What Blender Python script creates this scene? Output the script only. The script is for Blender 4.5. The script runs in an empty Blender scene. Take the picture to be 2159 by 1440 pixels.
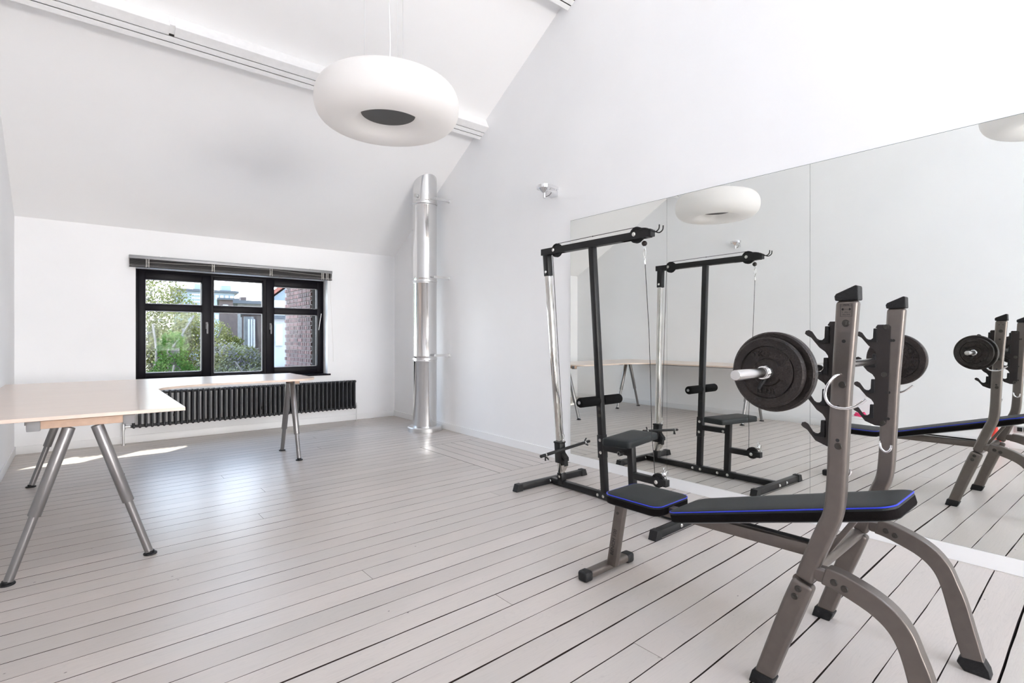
import bpy, bmesh, math, random
from mathutils import Vector, Matrix
random.seed(7)
S = bpy.context.scene
COL = S.collection
R = math.radians
# ------------------------------------------------------------------ camera, sky, sun, daylight portal, fill lamps, exposure
cam = bpy.data.cameras.new('camera'); co = bpy.data.objects.new('camera', cam); COL.objects.link(co)
co.location = (0, 0, 1.32); co.rotation_euler = (R(90), 0, R(-39.53))
cam.sensor_width = 36; cam.lens = 18.40; cam.shift_y = -0.0037; cam.clip_start = 0.05; cam.clip_end = 400
S.camera = co
S.view_settings.view_transform = 'Standard'; S.view_settings.look = 'None'
S.view_settings.exposure = 0.50; S.view_settings.gamma = 1.0; S.view_settings.use_curve_mapping = False
try:
    S.cycles.use_denoising = True; S.cycles.sample_clamp_indirect = 8.0
    S.cycles.max_bounces = 16; S.cycles.diffuse_bounces = 8; S.cycles.glossy_bounces = 8; S.cycles.transparent_max_bounces = 16
    S.cycles.caustics_reflective = True; S.cycles.blur_glossy = 0.3
except Exception: pass
W = bpy.data.worlds.new('sky'); S.world = W; W.use_nodes = True
nt = W.node_tree; bg = nt.nodes['Background']
tc = nt.nodes.new('ShaderNodeTexCoord'); sx = nt.nodes.new('ShaderNodeSeparateXYZ'); rp = nt.nodes.new('ShaderNodeValToRGB')
nt.links.new(tc.outputs['Generated'], sx.inputs[0]); nt.links.new(sx.outputs[2], rp.inputs[0]); nt.links.new(rp.outputs[0], bg.inputs[0])
rp.color_ramp.elements[0].position = 0.0; rp.color_ramp.elements[0].color = (0.95, 0.965, 1.0, 1)
rp.color_ramp.elements[1].position = 0.6; rp.color_ramp.elements[1].color = (0.50, 0.68, 1.0, 1)
bg.inputs[1].default_value = 9.0

def light(name, kind, loc, energy, color=(1, 1, 1), direction=None, **kw):
    l = bpy.data.lights.new(name, kind); o = bpy.data.objects.new(name, l); COL.objects.link(o)
    o.location = loc; l.energy = energy; l.color = color
    if direction is not None: o.rotation_euler = Vector(direction).to_track_quat('-Z', 'Y').to_euler()
    for k, v in kw.items(): setattr(l, k, v)
    return o
light('sun', 'SUN', (12, 16, 14), 9.0, (1.0, 0.95, 0.87), (-1.1, -1.0, -1.42), angle=R(0.6))
SL = 0.543; YB = 8.1; ZE = 2.69; YR = 0.0; ZR = ZE + SL * (YB - YR); YF = -8.1
SKY_F = [((2.4, 3.0), (0.6, 1.1))]       # unseen roof windows placed to light the room, x range and y range
SKY_B = [((0.1, 1.4), (-3.6, -2.6)), ((1.8, 3.1), (-3.6, -2.6))]  # unseen roof openings behind the viewpoint, put in to light the room
for (x0, x1), (y0, y1) in SKY_F:
    yc = (y0 + y1) / 2
    light('unseen_skylight_fill', 'AREA', ((x0 + x1) / 2, yc + 0.1, ZE + SL * (YB - yc) + 0.17), 1, (1.0, 0.99, 0.98), (0, -SL, -1), shape='RECTANGLE', size=x1 - x0 - 0.1, size_y=(y1 - y0) * 1.1)  # fill lamp added over an unseen roof opening
for (x0, x1), (y0, y1) in SKY_B:
    yc = (y0 + y1) / 2
    light('unseen_skylight_fill', 'AREA', ((x0 + x1) / 2, yc - 0.1, ZR - SL * (YR - yc) + 0.17), 8, (1.0, 0.99, 0.98), (0, SL, -1), shape='RECTANGLE', size=x1 - x0 - 0.1, size_y=(y1 - y0) * 1.1)  # added fill lamps, brighten the room from behind the viewpoint
light('unseen_front_fill', 'AREA', (1.75, YF - 0.02, 1.55), 335, (1.0, 0.95, 0.89), (0, 1, 0), shape='RECTANGLE', size=3.5, size_y=1.5)  # added fill lamp in an invented opening of the unseen front wall
light('window_daylight', 'AREA', (1.75, 8.42, 1.5), 1, (1, 1, 1), (0, -1, 0), shape='RECTANGLE', size=2.45, size_y=1.45).data.cycles.is_portal = True

# ------------------------------------------------------------------ materials
def mat(name, col, rough=0.5, metal=0.0, bump=0.0, bscale=60, noise=0.0, nscale=8, col2=None, rnd=0.0, spec=None, coat=0, trans=None, stretch=None):
    m = bpy.data.materials.new(name); m.use_nodes = True; n = m.node_tree.nodes; L = m.node_tree.links
    p = n['Principled BSDF']; p.inputs['Base Color'].default_value = (*col, 1); p.inputs['Roughness'].default_value = rough
    p.inputs['Metallic'].default_value = metal
    if spec is not None: p.inputs['Specular IOR Level'].default_value = spec
    if coat: p.inputs['Coat Weight'].default_value = coat; p.inputs['Coat Roughness'].default_value = 0.15
    t = n.new('ShaderNodeTexCoord'); src = t.outputs['Object']
    if stretch:
        mp = n.new('ShaderNodeMapping'); mp.inputs['Scale'].default_value = stretch; L.new(src, mp.inputs[0]); src = mp.outputs[0]
    cur = None
    if noise or col2:
        nz = n.new('ShaderNodeTexNoise'); nz.inputs['Scale'].default_value = nscale; nz.inputs['Detail'].default_value = 6
        L.new(src, nz.inputs[0])
        mx = n.new('ShaderNodeMix'); mx.data_type = 'RGBA'
        c2 = col2 if col2 else tuple(c * (1 - noise) for c in col)
        mx.inputs[6].default_value = (*col, 1); mx.inputs[7].default_value = (*c2, 1)
        cr = n.new('ShaderNodeMapRange'); cr.inputs[1].default_value = 0.35; cr.inputs[2].default_value = 0.65
        L.new(nz.outputs[0], cr.inputs[0]); L.new(cr.outputs[0], mx.inputs[0]); cur = mx.outputs[2]
    if rnd:
        oi = n.new('ShaderNodeObjectInfo'); hs = n.new('ShaderNodeHueSaturation'); mr = n.new('ShaderNodeMapRange')
        mr.inputs[3].default_value = 1 - rnd; mr.inputs[4].default_value = 1 + rnd
        L.new(oi.outputs['Random'], mr.inputs[0]); L.new(mr.outputs[0], hs.inputs['Value'])
        if cur: L.new(cur, hs.inputs['Color'])
        else: hs.inputs['Color'].default_value = (*col, 1)
        cur = hs.outputs[0]
    if cur: L.new(cur, p.inputs['Base Color'])
    if bump:
        nb = n.new('ShaderNodeTexNoise'); nb.inputs['Scale'].default_value = bscale; nb.inputs['Detail'].default_value = 4
        L.new(src, nb.inputs[0]); bp = n.new('ShaderNodeBump'); bp.inputs['Strength'].default_value = bump; bp.inputs['Distance'].default_value = 0.01
        L.new(nb.outputs[0], bp.inputs['Height']); L.new(bp.outputs[0], p.inputs['Normal'])
    return m
M = {}
M['wall'] = mat('white_plaster', (0.84, 0.84, 0.845), 0.75, bump=0.08, bscale=14, noise=0.02, nscale=1.5)
M['ceil'] = mat('white_ceiling', (0.915, 0.912, 0.91), 0.7, bump=0.05, bscale=10, noise=0.015, nscale=1.2)
M['warmwall'] = mat('warm_timber_wall', (0.42, 0.27, 0.18), 0.7, noise=0.2, nscale=4)
M['trim'] = mat('white_gloss_paint', (0.80, 0.80, 0.80), 0.4)
M['beam'] = mat('white_painted_timber', (0.85, 0.85, 0.85), 0.55, bump=0.2, bscale=30, noise=0.04, nscale=20)
M['gapshade'] = mat('dark_gap_shade', (0.03, 0.027, 0.025), 0.9)  # shade of the board gaps, put in as colour
M['subfloor'] = mat('dark_subfloor', (0.010, 0.005, 0.004), 0.95)
M['plankside'] = mat('dark_plank_side', (0.035, 0.02, 0.016), 0.95)
M['black'] = mat('black_paint', (0.010, 0.010, 0.011), 0.38, spec=0.35, noise=0.2, nscale=40)
M['blackcap'] = mat('black_plastic_cap', (0.010, 0.010, 0.011), 0.5, spec=0.3, bump=0.3, bscale=200)
M['foam'] = mat('black_foam', (0.006, 0.006, 0.006), 0.95, spec=0.1, bump=0.5, bscale=300)
M['vinyl'] = mat('black_vinyl', (0.010, 0.013, 0.014), 0.5, spec=0.3, bump=0.25, bscale=500)
M['fabric'] = mat('black_mesh_side', (0.006, 0.004, 0.004), 0.9, spec=0.15, bump=0.6, bscale=700)
M['blue'] = mat('blue_piping', (0.012, 0.03, 0.55), 0.4)
M['bronze'] = mat('bronze_grey_metal', (0.165, 0.143, 0.13), 0.36, 0.75, noise=0.08, nscale=30, bump=0.03, bscale=300)
M['chrome'] = mat('chrome', (0.82, 0.82, 0.83), 0.07, 1.0)
M['chromeworn'] = mat('chromed_tube', (0.70, 0.68, 0.65), 0.10, 1.0, noise=0.2, nscale=5)
M['barsteel'] = mat('bright_bar_steel', (0.60, 0.585, 0.575), 0.22, 1.0)
M['steel'] = mat('brushed_steel', (0.74, 0.74, 0.74), 0.12, 1.0, stretch=(1, 1, 0.02), bump=0.02, bscale=90)
M['steel2'] = mat('satin_steel', (0.72, 0.72, 0.72), 0.32, 1.0)
M['bolt'] = mat('zinc_bolt', (0.75, 0.75, 0.73), 0.25, 1.0)
M['darkbolt'] = mat('dark_bolt', (0.06, 0.055, 0.05), 0.4, 0.6)
M['hook'] = mat('dark_hook_plate', (0.026, 0.021, 0.020), 0.5, 0.3, bump=0.1, bscale=400)
M['iron'] = mat('black_cast_iron', (0.030, 0.023, 0.021), 0.34, 0.45, bump=0.35, bscale=160, col2=(0.016, 0.013, 0.012), nscale=25)
M['radiator'] = mat('anthracite_radiator', (0.028, 0.029, 0.033), 0.4, 0.2, spec=0.4)
M['frame'] = mat('anthracite_window_frame', (0.005, 0.004, 0.007), 0.4, spec=0.12)
M['blind'] = mat('grey_aluminium_blind', (0.045, 0.042, 0.042), 0.5, 0.2)
M['blindrail'] = mat('grey_blind_rail', (0.27, 0.27, 0.28), 0.4, 0.4)
M['cord'] = mat('pale_cord', (0.6, 0.58, 0.54), 0.7)
M['desk'] = mat('birch_laminate', (0.68, 0.55, 0.46), 0.30, noise=0.06, nscale=3, stretch=(0.6, 12, 1), coat=0.3)
M['deskedge'] = mat('birch_edge', (0.55, 0.38, 0.28), 0.5, noise=0.1, nscale=30)
M['deskleg'] = mat('silver_grey_paint', (0.27, 0.26, 0.26), 0.33, 0.75)
M['greyplastic'] = mat('grey_plastic', (0.24, 0.235, 0.24), 0.5)
M['lampshade'] = mat('opal_white_shade', (0.86, 0.845, 0.83), 0.6, spec=0.2)
M['lampdark'] = mat('dark_grey_recess', (0.10, 0.10, 0.10), 0.6)
M['white'] = mat('white_plastic', (0.8, 0.8, 0.8), 0.4)
M['pink'] = mat('pink_strap', (0.85, 0.04, 0.18), 0.6)
M['red'] = mat('red_plastic', (0.80, 0.08, 0.06), 0.55, spec=0.2)
M['ink'] = mat('black_print', (0.01, 0.01, 0.01), 0.6)
M['brickmortar'] = mat('pale_mortar', (0.140, 0.127, 0.123), 0.95, noise=0.2, nscale=30)
M['brick'] = mat('red_brown_brick', (0.067, 0.028, 0.022), 0.85, bump=0.5, bscale=60, col2=(0.05, 0.024, 0.022), nscale=12, rnd=0.45)
M['roofdark'] = mat('dark_roofing', (0.023, 0.027, 0.033), 0.8)
M['blockgrey'] = mat('blue_grey_cladding', (0.108, 0.137, 0.166), 0.7, noise=0.1, nscale=1)
M['brownbrick'] = mat('brown_brickwork', (0.044, 0.031, 0.028), 0.9, noise=0.3, nscale=6)
M['greyrender'] = mat('grey_render', (0.081, 0.084, 0.084), 0.9, noise=0.25, nscale=8)
M['whiterender'] = mat('white_render', (0.238, 0.245, 0.259), 0.9, noise=0.08, nscale=3)
M['redtile'] = mat('red_roof_tiles', (0.154, 0.044, 0.027), 0.8, noise=0.4, nscale=12)
M['winglass'] = mat('far_window_glass', (0.238, 0.293, 0.337), 0.1)
M['zinc'] = mat('zinc_flat_roof', (0.45, 0.48, 0.52), 0.35, 0.2, noise=0.2, nscale=3)
M['bark'] = mat('grey_bark', (0.101, 0.087, 0.074), 0.9, noise=0.4, nscale=10)
M['ground'] = mat('garden_ground', (0.16, 0.18, 0.10), 0.95, noise=0.5, nscale=0.8)
# mirror with faint green tint
M['mirror'] = mat('mirror_silvering', (0.875, 0.895, 0.875), 0.0, 1.0)
M['mirroredge'] = mat('mirror_edge', (0.10, 0.13, 0.12), 0.3)
def leaf_mat(name, c1, c2):
    m = bpy.data.materials.new(name); m.use_nodes = True; n = m.node_tree.nodes; L = m.node_tree.links; n.clear()
    out = n.new('ShaderNodeOutputMaterial'); d = n.new('ShaderNodeBsdfDiffuse'); t = n.new('ShaderNodeBsdfTranslucent'); mx = n.new('ShaderNodeMixShader'); mx.inputs[0].default_value = 0.42
    tx = n.new('ShaderNodeTexCoord'); nz = n.new('ShaderNodeTexNoise'); nz.inputs['Scale'].default_value = 2.2; nz.inputs['Detail'].default_value = 5
    cr = n.new('ShaderNodeValToRGB'); cr.color_ramp.elements[0].position = 0.38; cr.color_ramp.elements[1].position = 0.62
    cr.color_ramp.elements[0].color = (*c1, 1); cr.color_ramp.elements[1].color = (*c2, 1)
    L.new(tx.outputs['Object'], nz.inputs[0]); L.new(nz.outputs[0], cr.inputs[0])
    L.new(cr.outputs[0], d.inputs[0]); L.new(cr.outputs[0], t.inputs[0]); L.new(d.outputs[0], mx.inputs[1]); L.new(t.outputs[0], mx.inputs[2]); L.new(mx.outputs[0], out.inputs[0])
    return m
M['leafyellow'] = leaf_mat('spring_leaf_yellow', (0.062, 0.070, 0.019), (0.165, 0.161, 0.074))
M['leafgreen'] = leaf_mat('leaf_green', (0.019, 0.047, 0.010), (0.078, 0.118, 0.035))
M['leafpale'] = leaf_mat('pale_blossom_leaf', (0.133, 0.118, 0.141), (0.196, 0.196, 0.118))
def opal_mat():
    m = bpy.data.materials.new('opal_white_glass'); m.use_nodes = True; n = m.node_tree.nodes; L = m.node_tree.links; n.clear()
    out = n.new('ShaderNodeOutputMaterial'); d = n.new('ShaderNodeBsdfDiffuse'); t = n.new('ShaderNodeBsdfTranslucent'); mx = n.new('ShaderNodeMixShader'); mx.inputs[0].default_value = 0.45
    d.inputs[0].default_value = (0.90, 0.885, 0.87, 1); t.inputs[0].default_value = (0.93, 0.91, 0.89, 1)
    L.new(d.outputs[0], mx.inputs[1]); L.new(t.outputs[0], mx.inputs[2]); L.new(mx.outputs[0], out.inputs[0]); return m
M['lampshade'] = opal_mat()
def glass_mat():
    m = bpy.data.materials.new('clear_pane'); m.use_nodes = True; n = m.node_tree.nodes; L = m.node_tree.links; n.clear()
    out = n.new('ShaderNodeOutputMaterial'); t = n.new('ShaderNodeBsdfTransparent'); g = n.new('ShaderNodeBsdfGlossy'); g.inputs['Roughness'].default_value = 0.0
    t.inputs[0].default_value = (0.95, 0.97, 0.96, 1); f = n.new('ShaderNodeFresnel'); f.inputs[0].default_value = 1.10; mx = n.new('ShaderNodeMixShader')
    L.new(f.outputs[0], mx.inputs[0]); L.new(t.outputs[0], mx.inputs[1]); L.new(g.outputs[0], mx.inputs[2]); L.new(mx.outputs[0], out.inputs[0]); return m
M['glass'] = glass_mat()
def plank_mat(cross=False):
    m = bpy.data.materials.new('whitewashed_plank'); m.use_nodes = True; n = m.node_tree.nodes; L = m.node_tree.links; p = n['Principled BSDF']
    tx = n.new('ShaderNodeTexCoord'); oi = n.new('ShaderNodeObjectInfo')
    ad = n.new('ShaderNodeVectorMath'); ad.operation = 'ADD'; cx = n.new('ShaderNodeCombineXYZ')
    ml = n.new('ShaderNodeMath'); ml.operation = 'MULTIPLY'; ml.inputs[1].default_value = 37.0
    L.new(oi.outputs['Random'], ml.inputs[0]); L.new(ml.outputs[0], cx.inputs[0]); L.new(ml.outputs[0], cx.inputs[2])
    L.new(tx.outputs['Object'], ad.inputs[0]); L.new(cx.outputs[0], ad.inputs[1])
    def mapped(s):
        mp = n.new('ShaderNodeMapping'); mp.inputs['Scale'].default_value = (s[1], s[0], 1) if cross else s; L.new(ad.outputs[0], mp.inputs[0]); return mp.outputs[0]
    def nz(src, sc, det=5, dist=0.0, rough=0.55):
        a = n.new('ShaderNodeTexNoise'); a.inputs['Scale'].default_value = sc; a.inputs['Detail'].default_value = det; a.inputs['Distortion'].default_value = dist; a.inputs['Roughness'].default_value = rough
        L.new(src, a.inputs[0]); return a.outputs[0]
    def rng(s, a, b, c, d):
        r = n.new('ShaderNodeMapRange'); r.inputs[1].default_value = a; r.inputs[2].default_value = b; r.inputs[3].default_value = c; r.inputs[4].default_value = d; L.new(s, r.inputs[0]); return r.outputs[0]
    def mix(f, a, b):
        x = n.new('ShaderNodeMix'); x.data_type = 'RGBA'
        if isinstance(f, float): x.inputs[0].default_value = f
        else: L.new(f, x.inputs[0])
        for i, v in ((6, a), (7, b)):
            if isinstance(v, tuple): x.inputs[i].default_value = (*v, 1)
            else: L.new(v, x.inputs[i])
        return x.outputs[2]
    # long grain: rings stretched along the plank, cathedral pattern by contour lines of a smooth noise
    g1 = nz(mapped((0.7, 5, 1)), 1.2, 1, 0.2)
    wv = n.new('ShaderNodeMath'); wv.operation = 'MULTIPLY'; wv.inputs[1].default_value = 90; L.new(g1, wv.inputs[0])
    sn = n.new('ShaderNodeMath'); sn.operation = 'SINE'; L.new(wv.outputs[0], sn.inputs[0])
    grain = rng(sn.outputs[0], -1.0, 1.0, 0.0, 0.16)
    fib = rng(nz(mapped((3, 140, 1)), 1.3, 6), 0.40, 0.70, 0, 0.35)
    base = mix(rng(oi.outputs['Random'], 0, 1, 0, 1), (0.545, 0.492, 0.452), (0.47, 0.425, 0.39))
    cg = nz(mapped((0.9, 7, 1)), 2.0, 2, 1.2); cm = n.new('ShaderNodeMath'); cm.operation = 'MULTIPLY'; cm.inputs[1].default_value = 26; L.new(cg, cm.inputs[0])
    cf = n.new('ShaderNodeMath'); cf.operation = 'PINGPONG'; cf.inputs[1].default_value = 1.0; L.new(cm.outputs[0], cf.inputs[0])
    rings = rng(cf.outputs[0], 0.0, 0.35, 0.22, 0.0)
    c = mix(rings, base, (0.36, 0.325, 0.30))
    blot = rng(nz(mapped((0.8, 3, 1)), 1.6, 4), 0.42, 0.68, 0, 0.35)
    c = mix(blot, c, (0.44, 0.43, 0.40))
    c = mix(fib, c, (0.44, 0.40, 0.38))
    warm = rng(nz(mapped((1, 2, 1)), 1.1, 3), 0.40, 0.75, 0, 0.4)
    c = mix(warm, c, (0.60, 0.53, 0.49))
    dirt = rng(nz(mapped((5, 14, 1)), 2.2, 6, 0.6, 0.7), 0.64, 0.76, 0, 0.5)
    c = mix(dirt, c, (0.27, 0.25, 0.23))
    vo = n.new('ShaderNodeTexVoronoi'); vo.inputs['Scale'].default_value = 5.0; L.new(mapped((1, 1.6, 1)), vo.inputs['Vector'])
    dots = rng(vo.outputs['Distance'], 0.022, 0.036, 0.9, 0.0)
    vo2 = n.new('ShaderNodeTexVoronoi'); vo2.inputs['Scale'].default_value = 3.1; L.new(mapped((0.55, 1.7, 1)), vo2.inputs['Vector'])
    c = mix(rng(vo2.outputs['Distance'], 0.012, 0.03, 0.75, 0.0), c, (0.12, 0.09, 0.08))
    c = mix(dots, c, (0.07, 0.05, 0.045))
    L.new(c, p.inputs['Base Color'])
    p.inputs['Roughness'].default_value = 0.34
    p.inputs['Specular IOR Level'].default_value = 0.55
    bp = n.new('ShaderNodeBump'); bp.inputs['Strength'].default_value = 0.12; bp.inputs['Distance'].default_value = 0.004
    L.new(nz(mapped((3, 60, 1)), 2.5, 4), bp.inputs['Height']); L.new(bp.outputs[0], p.inputs['Normal'])
    return m
M['plank'] = plank_mat(); M['plankcross'] = plank_mat(True)

# ------------------------------------------------------------------ builders
def Vv(*a): return Vector(a)
class B:
    def __init__(s): s.bm = bmesh.new()
    def box(s, c, d, rot=None, bev=0.0, seg=2):
        m = Matrix.Translation(Vector(c))
        if rot is not None: m = m @ rot.to_4x4()
        m = m @ Matrix.Diagonal((d[0], d[1], d[2], 1))
        g = bmesh.ops.create_cube(s.bm, size=1, matrix=m)
        if bev:
            ed = list({e for v in g['verts'] for e in v.link_edges})
            bmesh.ops.bevel(s.bm, geom=ed, offset=bev, segments=seg, profile=0.5, affect='EDGES')
        return s
    def span(s, a, b, bev=0.0, seg=2):
        a, b = Vector(a), Vector(b); return s.box((a + b) / 2, [abs(x) for x in (b - a)], None, bev, seg)
    def bar(s, p0, p1, w, h, up=(0, 0, 1), bev=0.0):
        p0, p1 = Vector(p0), Vector(p1); d = (p1 - p0); z = d.normalized(); u = Vector(up)
        x = u.cross(z).normalized(); y = z.cross(x)
        return s.box((p0 + p1) / 2, (w, h, d.length), Matrix((x, y, z)).transposed(), bev)
    def cyl(s, p0, p1, r, r2=None, seg=20, bev=0.0):
        p0, p1 = Vector(p0), Vector(p1); d = p1 - p0
        m = Matrix.Translation((p0 + p1) / 2) @ d.to_track_quat('Z', 'Y').to_matrix().to_4x4()
        g = bmesh.ops.create_cone(s.bm, cap_ends=True, segments=seg, radius1=r, radius2=r if r2 is None else r2, depth=d.length, matrix=m)
        if bev:
            vs = set(g['verts']); ed = [e for e in {e for v in vs for e in v.link_edges} if sum(len(f.verts) > 4 for f in e.link_faces) == 1]
            bmesh.ops.bevel(s.bm, geom=ed, offset=bev, segments=2, profile=0.5, affect='EDGES')
        return s
    def sphere(s, c, r, seg=16, sc=(1, 1, 1)):
        bmesh.ops.create_uvsphere(s.bm, u_segments=seg, v_segments=seg // 2 + 1, radius=r, matrix=Matrix.Translation(Vector(c)) @ Matrix.Diagonal((*sc, 1))); return s
    def sweep(s, pts, r, seg=10, closed=False, h=None):
        pts = [Vector(p) for p in pts]; n = len(pts); rings = []; prev = None
        for i in range(n):
            a = pts[(i - 1) % n] if (i or closed) else pts[0]; b = pts[(i + 1) % n] if (i < n - 1 or closed) else pts[-1]
            t = (b - a).normalized()
            if prev is None:
                u = Vector((0, 0, 1)) if abs(t.z) < 0.9 else Vector((1, 0, 0)); u = (u - t * u.dot(t)).normalized()
            else: u = (prev - t * prev.dot(t)).normalized()
            prev = u; w = t.cross(u)
            rings.append([s.bm.verts.new(pts[i] + (u * math.cos(2 * math.pi * k / seg) * (h or r) + w * math.sin(2 * math.pi * k / seg) * r)) for k in range(seg)])
        for i in range(n if closed else n - 1):
            A, C = rings[i], rings[(i + 1) % n]
            for k in range(seg): s.bm.faces.new((A[k], A[(k + 1) % seg], C[(k + 1) % seg], C[k]))
        if not closed:
            s.bm.faces.new(rings[0][::-1]); s.bm.faces.new(rings[-1])
        return s
    def lathe(s, prof, c=(0, 0, 0), axis='Z', seg=40, closed=False):
        c = Vector(c); rings = []
        for r, z in prof:
            ring = []
            for k in range(seg):
                a = 2 * math.pi * k / seg
                if axis == 'Z': v = Vector((r * math.cos(a), r * math.sin(a), z))
                elif axis == 'X': v = Vector((z, r * math.cos(a), r * math.sin(a)))
                else: v = Vector((r * math.sin(a), z, r * math.cos(a)))
                ring.append(s.bm.verts.new(c + v))
            rings.append(ring)
        m = len(rings)
        for i in range(m if closed else m - 1):
            A, C = rings[i], rings[(i + 1) % m]
            for k in range(seg): s.bm.faces.new((A[k], A[(k + 1) % seg], C[(k + 1) % seg], C[k]))
        if not closed:
            s.bm.faces.new(rings[0][::-1]); s.bm.faces.new(rings[-1])
        return s
    def prism(s, poly, f, t0, t1):          # poly in 2D, f(a,b,t) -> 3D point
        A = [s.bm.verts.new(f(a, b, t0)) for a, b in poly]; C = [s.bm.verts.new(f(a, b, t1)) for a, b in poly]; n = len(poly)
        s.bm.faces.new(A[::-1]); s.bm.faces.new(C)
        for i in range(n): s.bm.faces.new((A[i], A[(i + 1) % n], C[(i + 1) % n], C[i]))
        return s
ORG = {}
def tag(o, label=None, cat=None, group=None, kind=None):
    if label: o['label'] = label
    if cat: o['category'] = cat
    if group: o['group'] = group
    if kind: o['kind'] = kind
    return o
def thing(name, loc, label, cat, group=None, rz=0, kind=None):
    o = bpy.data.objects.new(name, None); o.empty_display_size = 0.1; COL.objects.link(o); o.location = loc; o.rotation_euler = (0, 0, rz)
    ORG[o] = Vector(loc); return tag(o, label, cat, group, kind)
def build(b, name, m, parent=None, smooth=True, bevel=0.0, ang=28, local=False, label=None, kind=None, bseg=2):
    bm = b.bm
    off = ORG.get(parent, Vector((0, 0, 0))) if not local else Vector((0, 0, 0))
    if off.length: bmesh.ops.translate(bm, verts=bm.verts, vec=-off)
    bmesh.ops.recalc_face_normals(bm, faces=bm.faces)
    me = bpy.data.meshes.new(name); bm.to_mesh(me); bm.free()
    me.materials.append(M[m] if isinstance(m, str) else m)
    if smooth:
        for p in me.polygons: p.use_smooth = True
        me.set_sharp_from_angle(angle=R(ang))
    o = bpy.data.objects.new(name, me); COL.objects.link(o)
    if parent is not None: o.parent = parent; ORG[o] = ORG.get(parent, Vector((0, 0, 0)))
    if bevel:
        md = o.modifiers.new('bevel', 'BEVEL'); md.width = bevel; md.segments = bseg; md.limit_method = 'ANGLE'; md.angle_limit = R(40); md.harden_normals = smooth
    return tag(o, label=label, kind=kind)
def kids(o): return [c for c in bpy.data.objects if c.parent == o]
def copy_tree(o, parent=None):
    c = o.copy(); COL.objects.link(c); c.parent = parent
    for ch in kids(o): copy_tree(ch, c)
    return c
def text_part(name, txt, size, mw, m, parent, thick=0.0006, local=False):
    cu = bpy.data.curves.new(name, 'FONT'); cu.body = txt; cu.size = size; cu.extrude = thick; cu.align_x = 'CENTER'; cu.align_y = 'CENTER'; cu.resolution_u = 3
    t = bpy.data.objects.new(name, cu); COL.objects.link(t)
    dg = bpy.context.evaluated_depsgraph_get(); me = bpy.data.meshes.new_from_object(t.evaluated_get(dg)); bpy.data.objects.remove(t)
    off = Vector((0, 0, 0)) if local else ORG.get(parent, Vector((0, 0, 0)))
    me.transform(Matrix.Translation(-off) @ mw); me.materials.clear(); me.materials.append(M[m])
    o = bpy.data.objects.new(name, me); COL.objects.link(o); o.parent = parent; return o
def crom(pts, n=5):
    out = []
    P = [Vector(p) for p in pts]
    for i in range(len(P) - 1):
        p0 = P[max(i - 1, 0)]; p1 = P[i]; p2 = P[i + 1]; p3 = P[min(i + 2, len(P) - 1)]
        for k in range(n):
            t = k / n
            out.append(0.5 * ((2 * p1) + (-p0 + p2) * t + (2 * p0 - 5 * p1 + 4 * p2 - p3) * t * t + (-p0 + 3 * p1 - 3 * p2 + p3) * t ** 3))
    out.append(P[-1]); return out

# ------------------------------------------------------------------ setting: floor, walls, ceiling
XL = -0.57
def xr(y, o=0.0):   # face of the right-hand wall
    return 4.018 + max(0.0, (y - 3.95)) * 0.0214 + o
fl = build(B().span((XL - 0.1, YF - 0.1, -0.12), (4.25, 8.2, -0.028)), 'floor', 'subfloor', kind='structure')
ang = math.tan(R(1.4)); HX = 3.16; HY0, HY1 = 3.97, 5.50
def dark_sides(o):
    o.data.materials.append(M['plankside'])
    for p in o.data.polygons:
        if abs(p.normal.z) < 0.5: p.material_index = 1
    return o
def plank(pts_low, pts_high):
    b = B(); bm = b.bm; n = len(pts_low)
    T = [[bm.verts.new((x, y, 0)) for x, y in pts_low], [bm.verts.new((x, y, 0)) for x, y in pts_high]]
    D = [[bm.verts.new((x, y, -0.026)) for x, y in pts_low], [bm.verts.new((x, y, -0.026)) for x, y in pts_high]]
    for i in range(n - 1):
        bm.faces.new((T[0][i], T[0][i + 1], T[1][i + 1], T[1][i]))
        bm.faces.new((D[0][i], D[0][i + 1], T[0][i + 1], T[0][i])); bm.faces.new((T[1][i], T[1][i + 1], D[1][i + 1], D[1][i]))
    bm.faces.new((D[0][0], T[0][0], T[1][0], D[1][0])); bm.faces.new((D[0][-1], D[1][-1], T[1][-1], T[0][-1]))
    return dark_sides(build(b, 'plank', 'plank', fl, smooth=False))
y = -1.5; k = 0; hatch_rows = []
while y < 8.12:
    w = 0.141 + random.uniform(-0.006, 0.006) + (0.012 if y < 1.7 else 0)
    gap = random.choice((0.0028, 0.0036, 0.0045)) if y > 2 else random.choice((0.0045, 0.006, 0.0085))
    lo, hi = y, y + w - gap; mid = (lo + hi) / 2
    def run(x0, x1):
        n = max(2, int((x1 - x0) / 0.16)); xs = [x0 + (x1 - x0) * i / n for i in range(n + 1)]
        j = 0.0012 if lo > 1.8 else 0.0016
        a = [(x, lo + (x - 1.7) * ang + random.uniform(-j, j)) for x in xs]; c = [(x, min(8.1, hi + (x - 1.7) * ang + random.uniform(-j, j))) for x in xs]
        if a[0][1] < 8.08: plank(a, c)
    xe = xr(mid) - 0.002
    if HY0 < mid + (HX - 1.7) * ang and mid + (HX - 1.7) * ang < HY1: xe = HX - 0.004; hatch_rows.append((lo, hi))
    if k % 5 == 3 and 0.3 < y:
        xj = random.uniform(0.6, 2.8); run(XL + 0.002, xj - 0.001); run(xj + 0.001, xe)
    else: run(XL + 0.002, xe)
    y += w; k += 1
hx = [3.16, 3.31, 3.46, 3.60, 3.74, 3.88, 4.03]
h0, h1 = hatch_rows[0][0], hatch_rows[-1][1]
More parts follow.
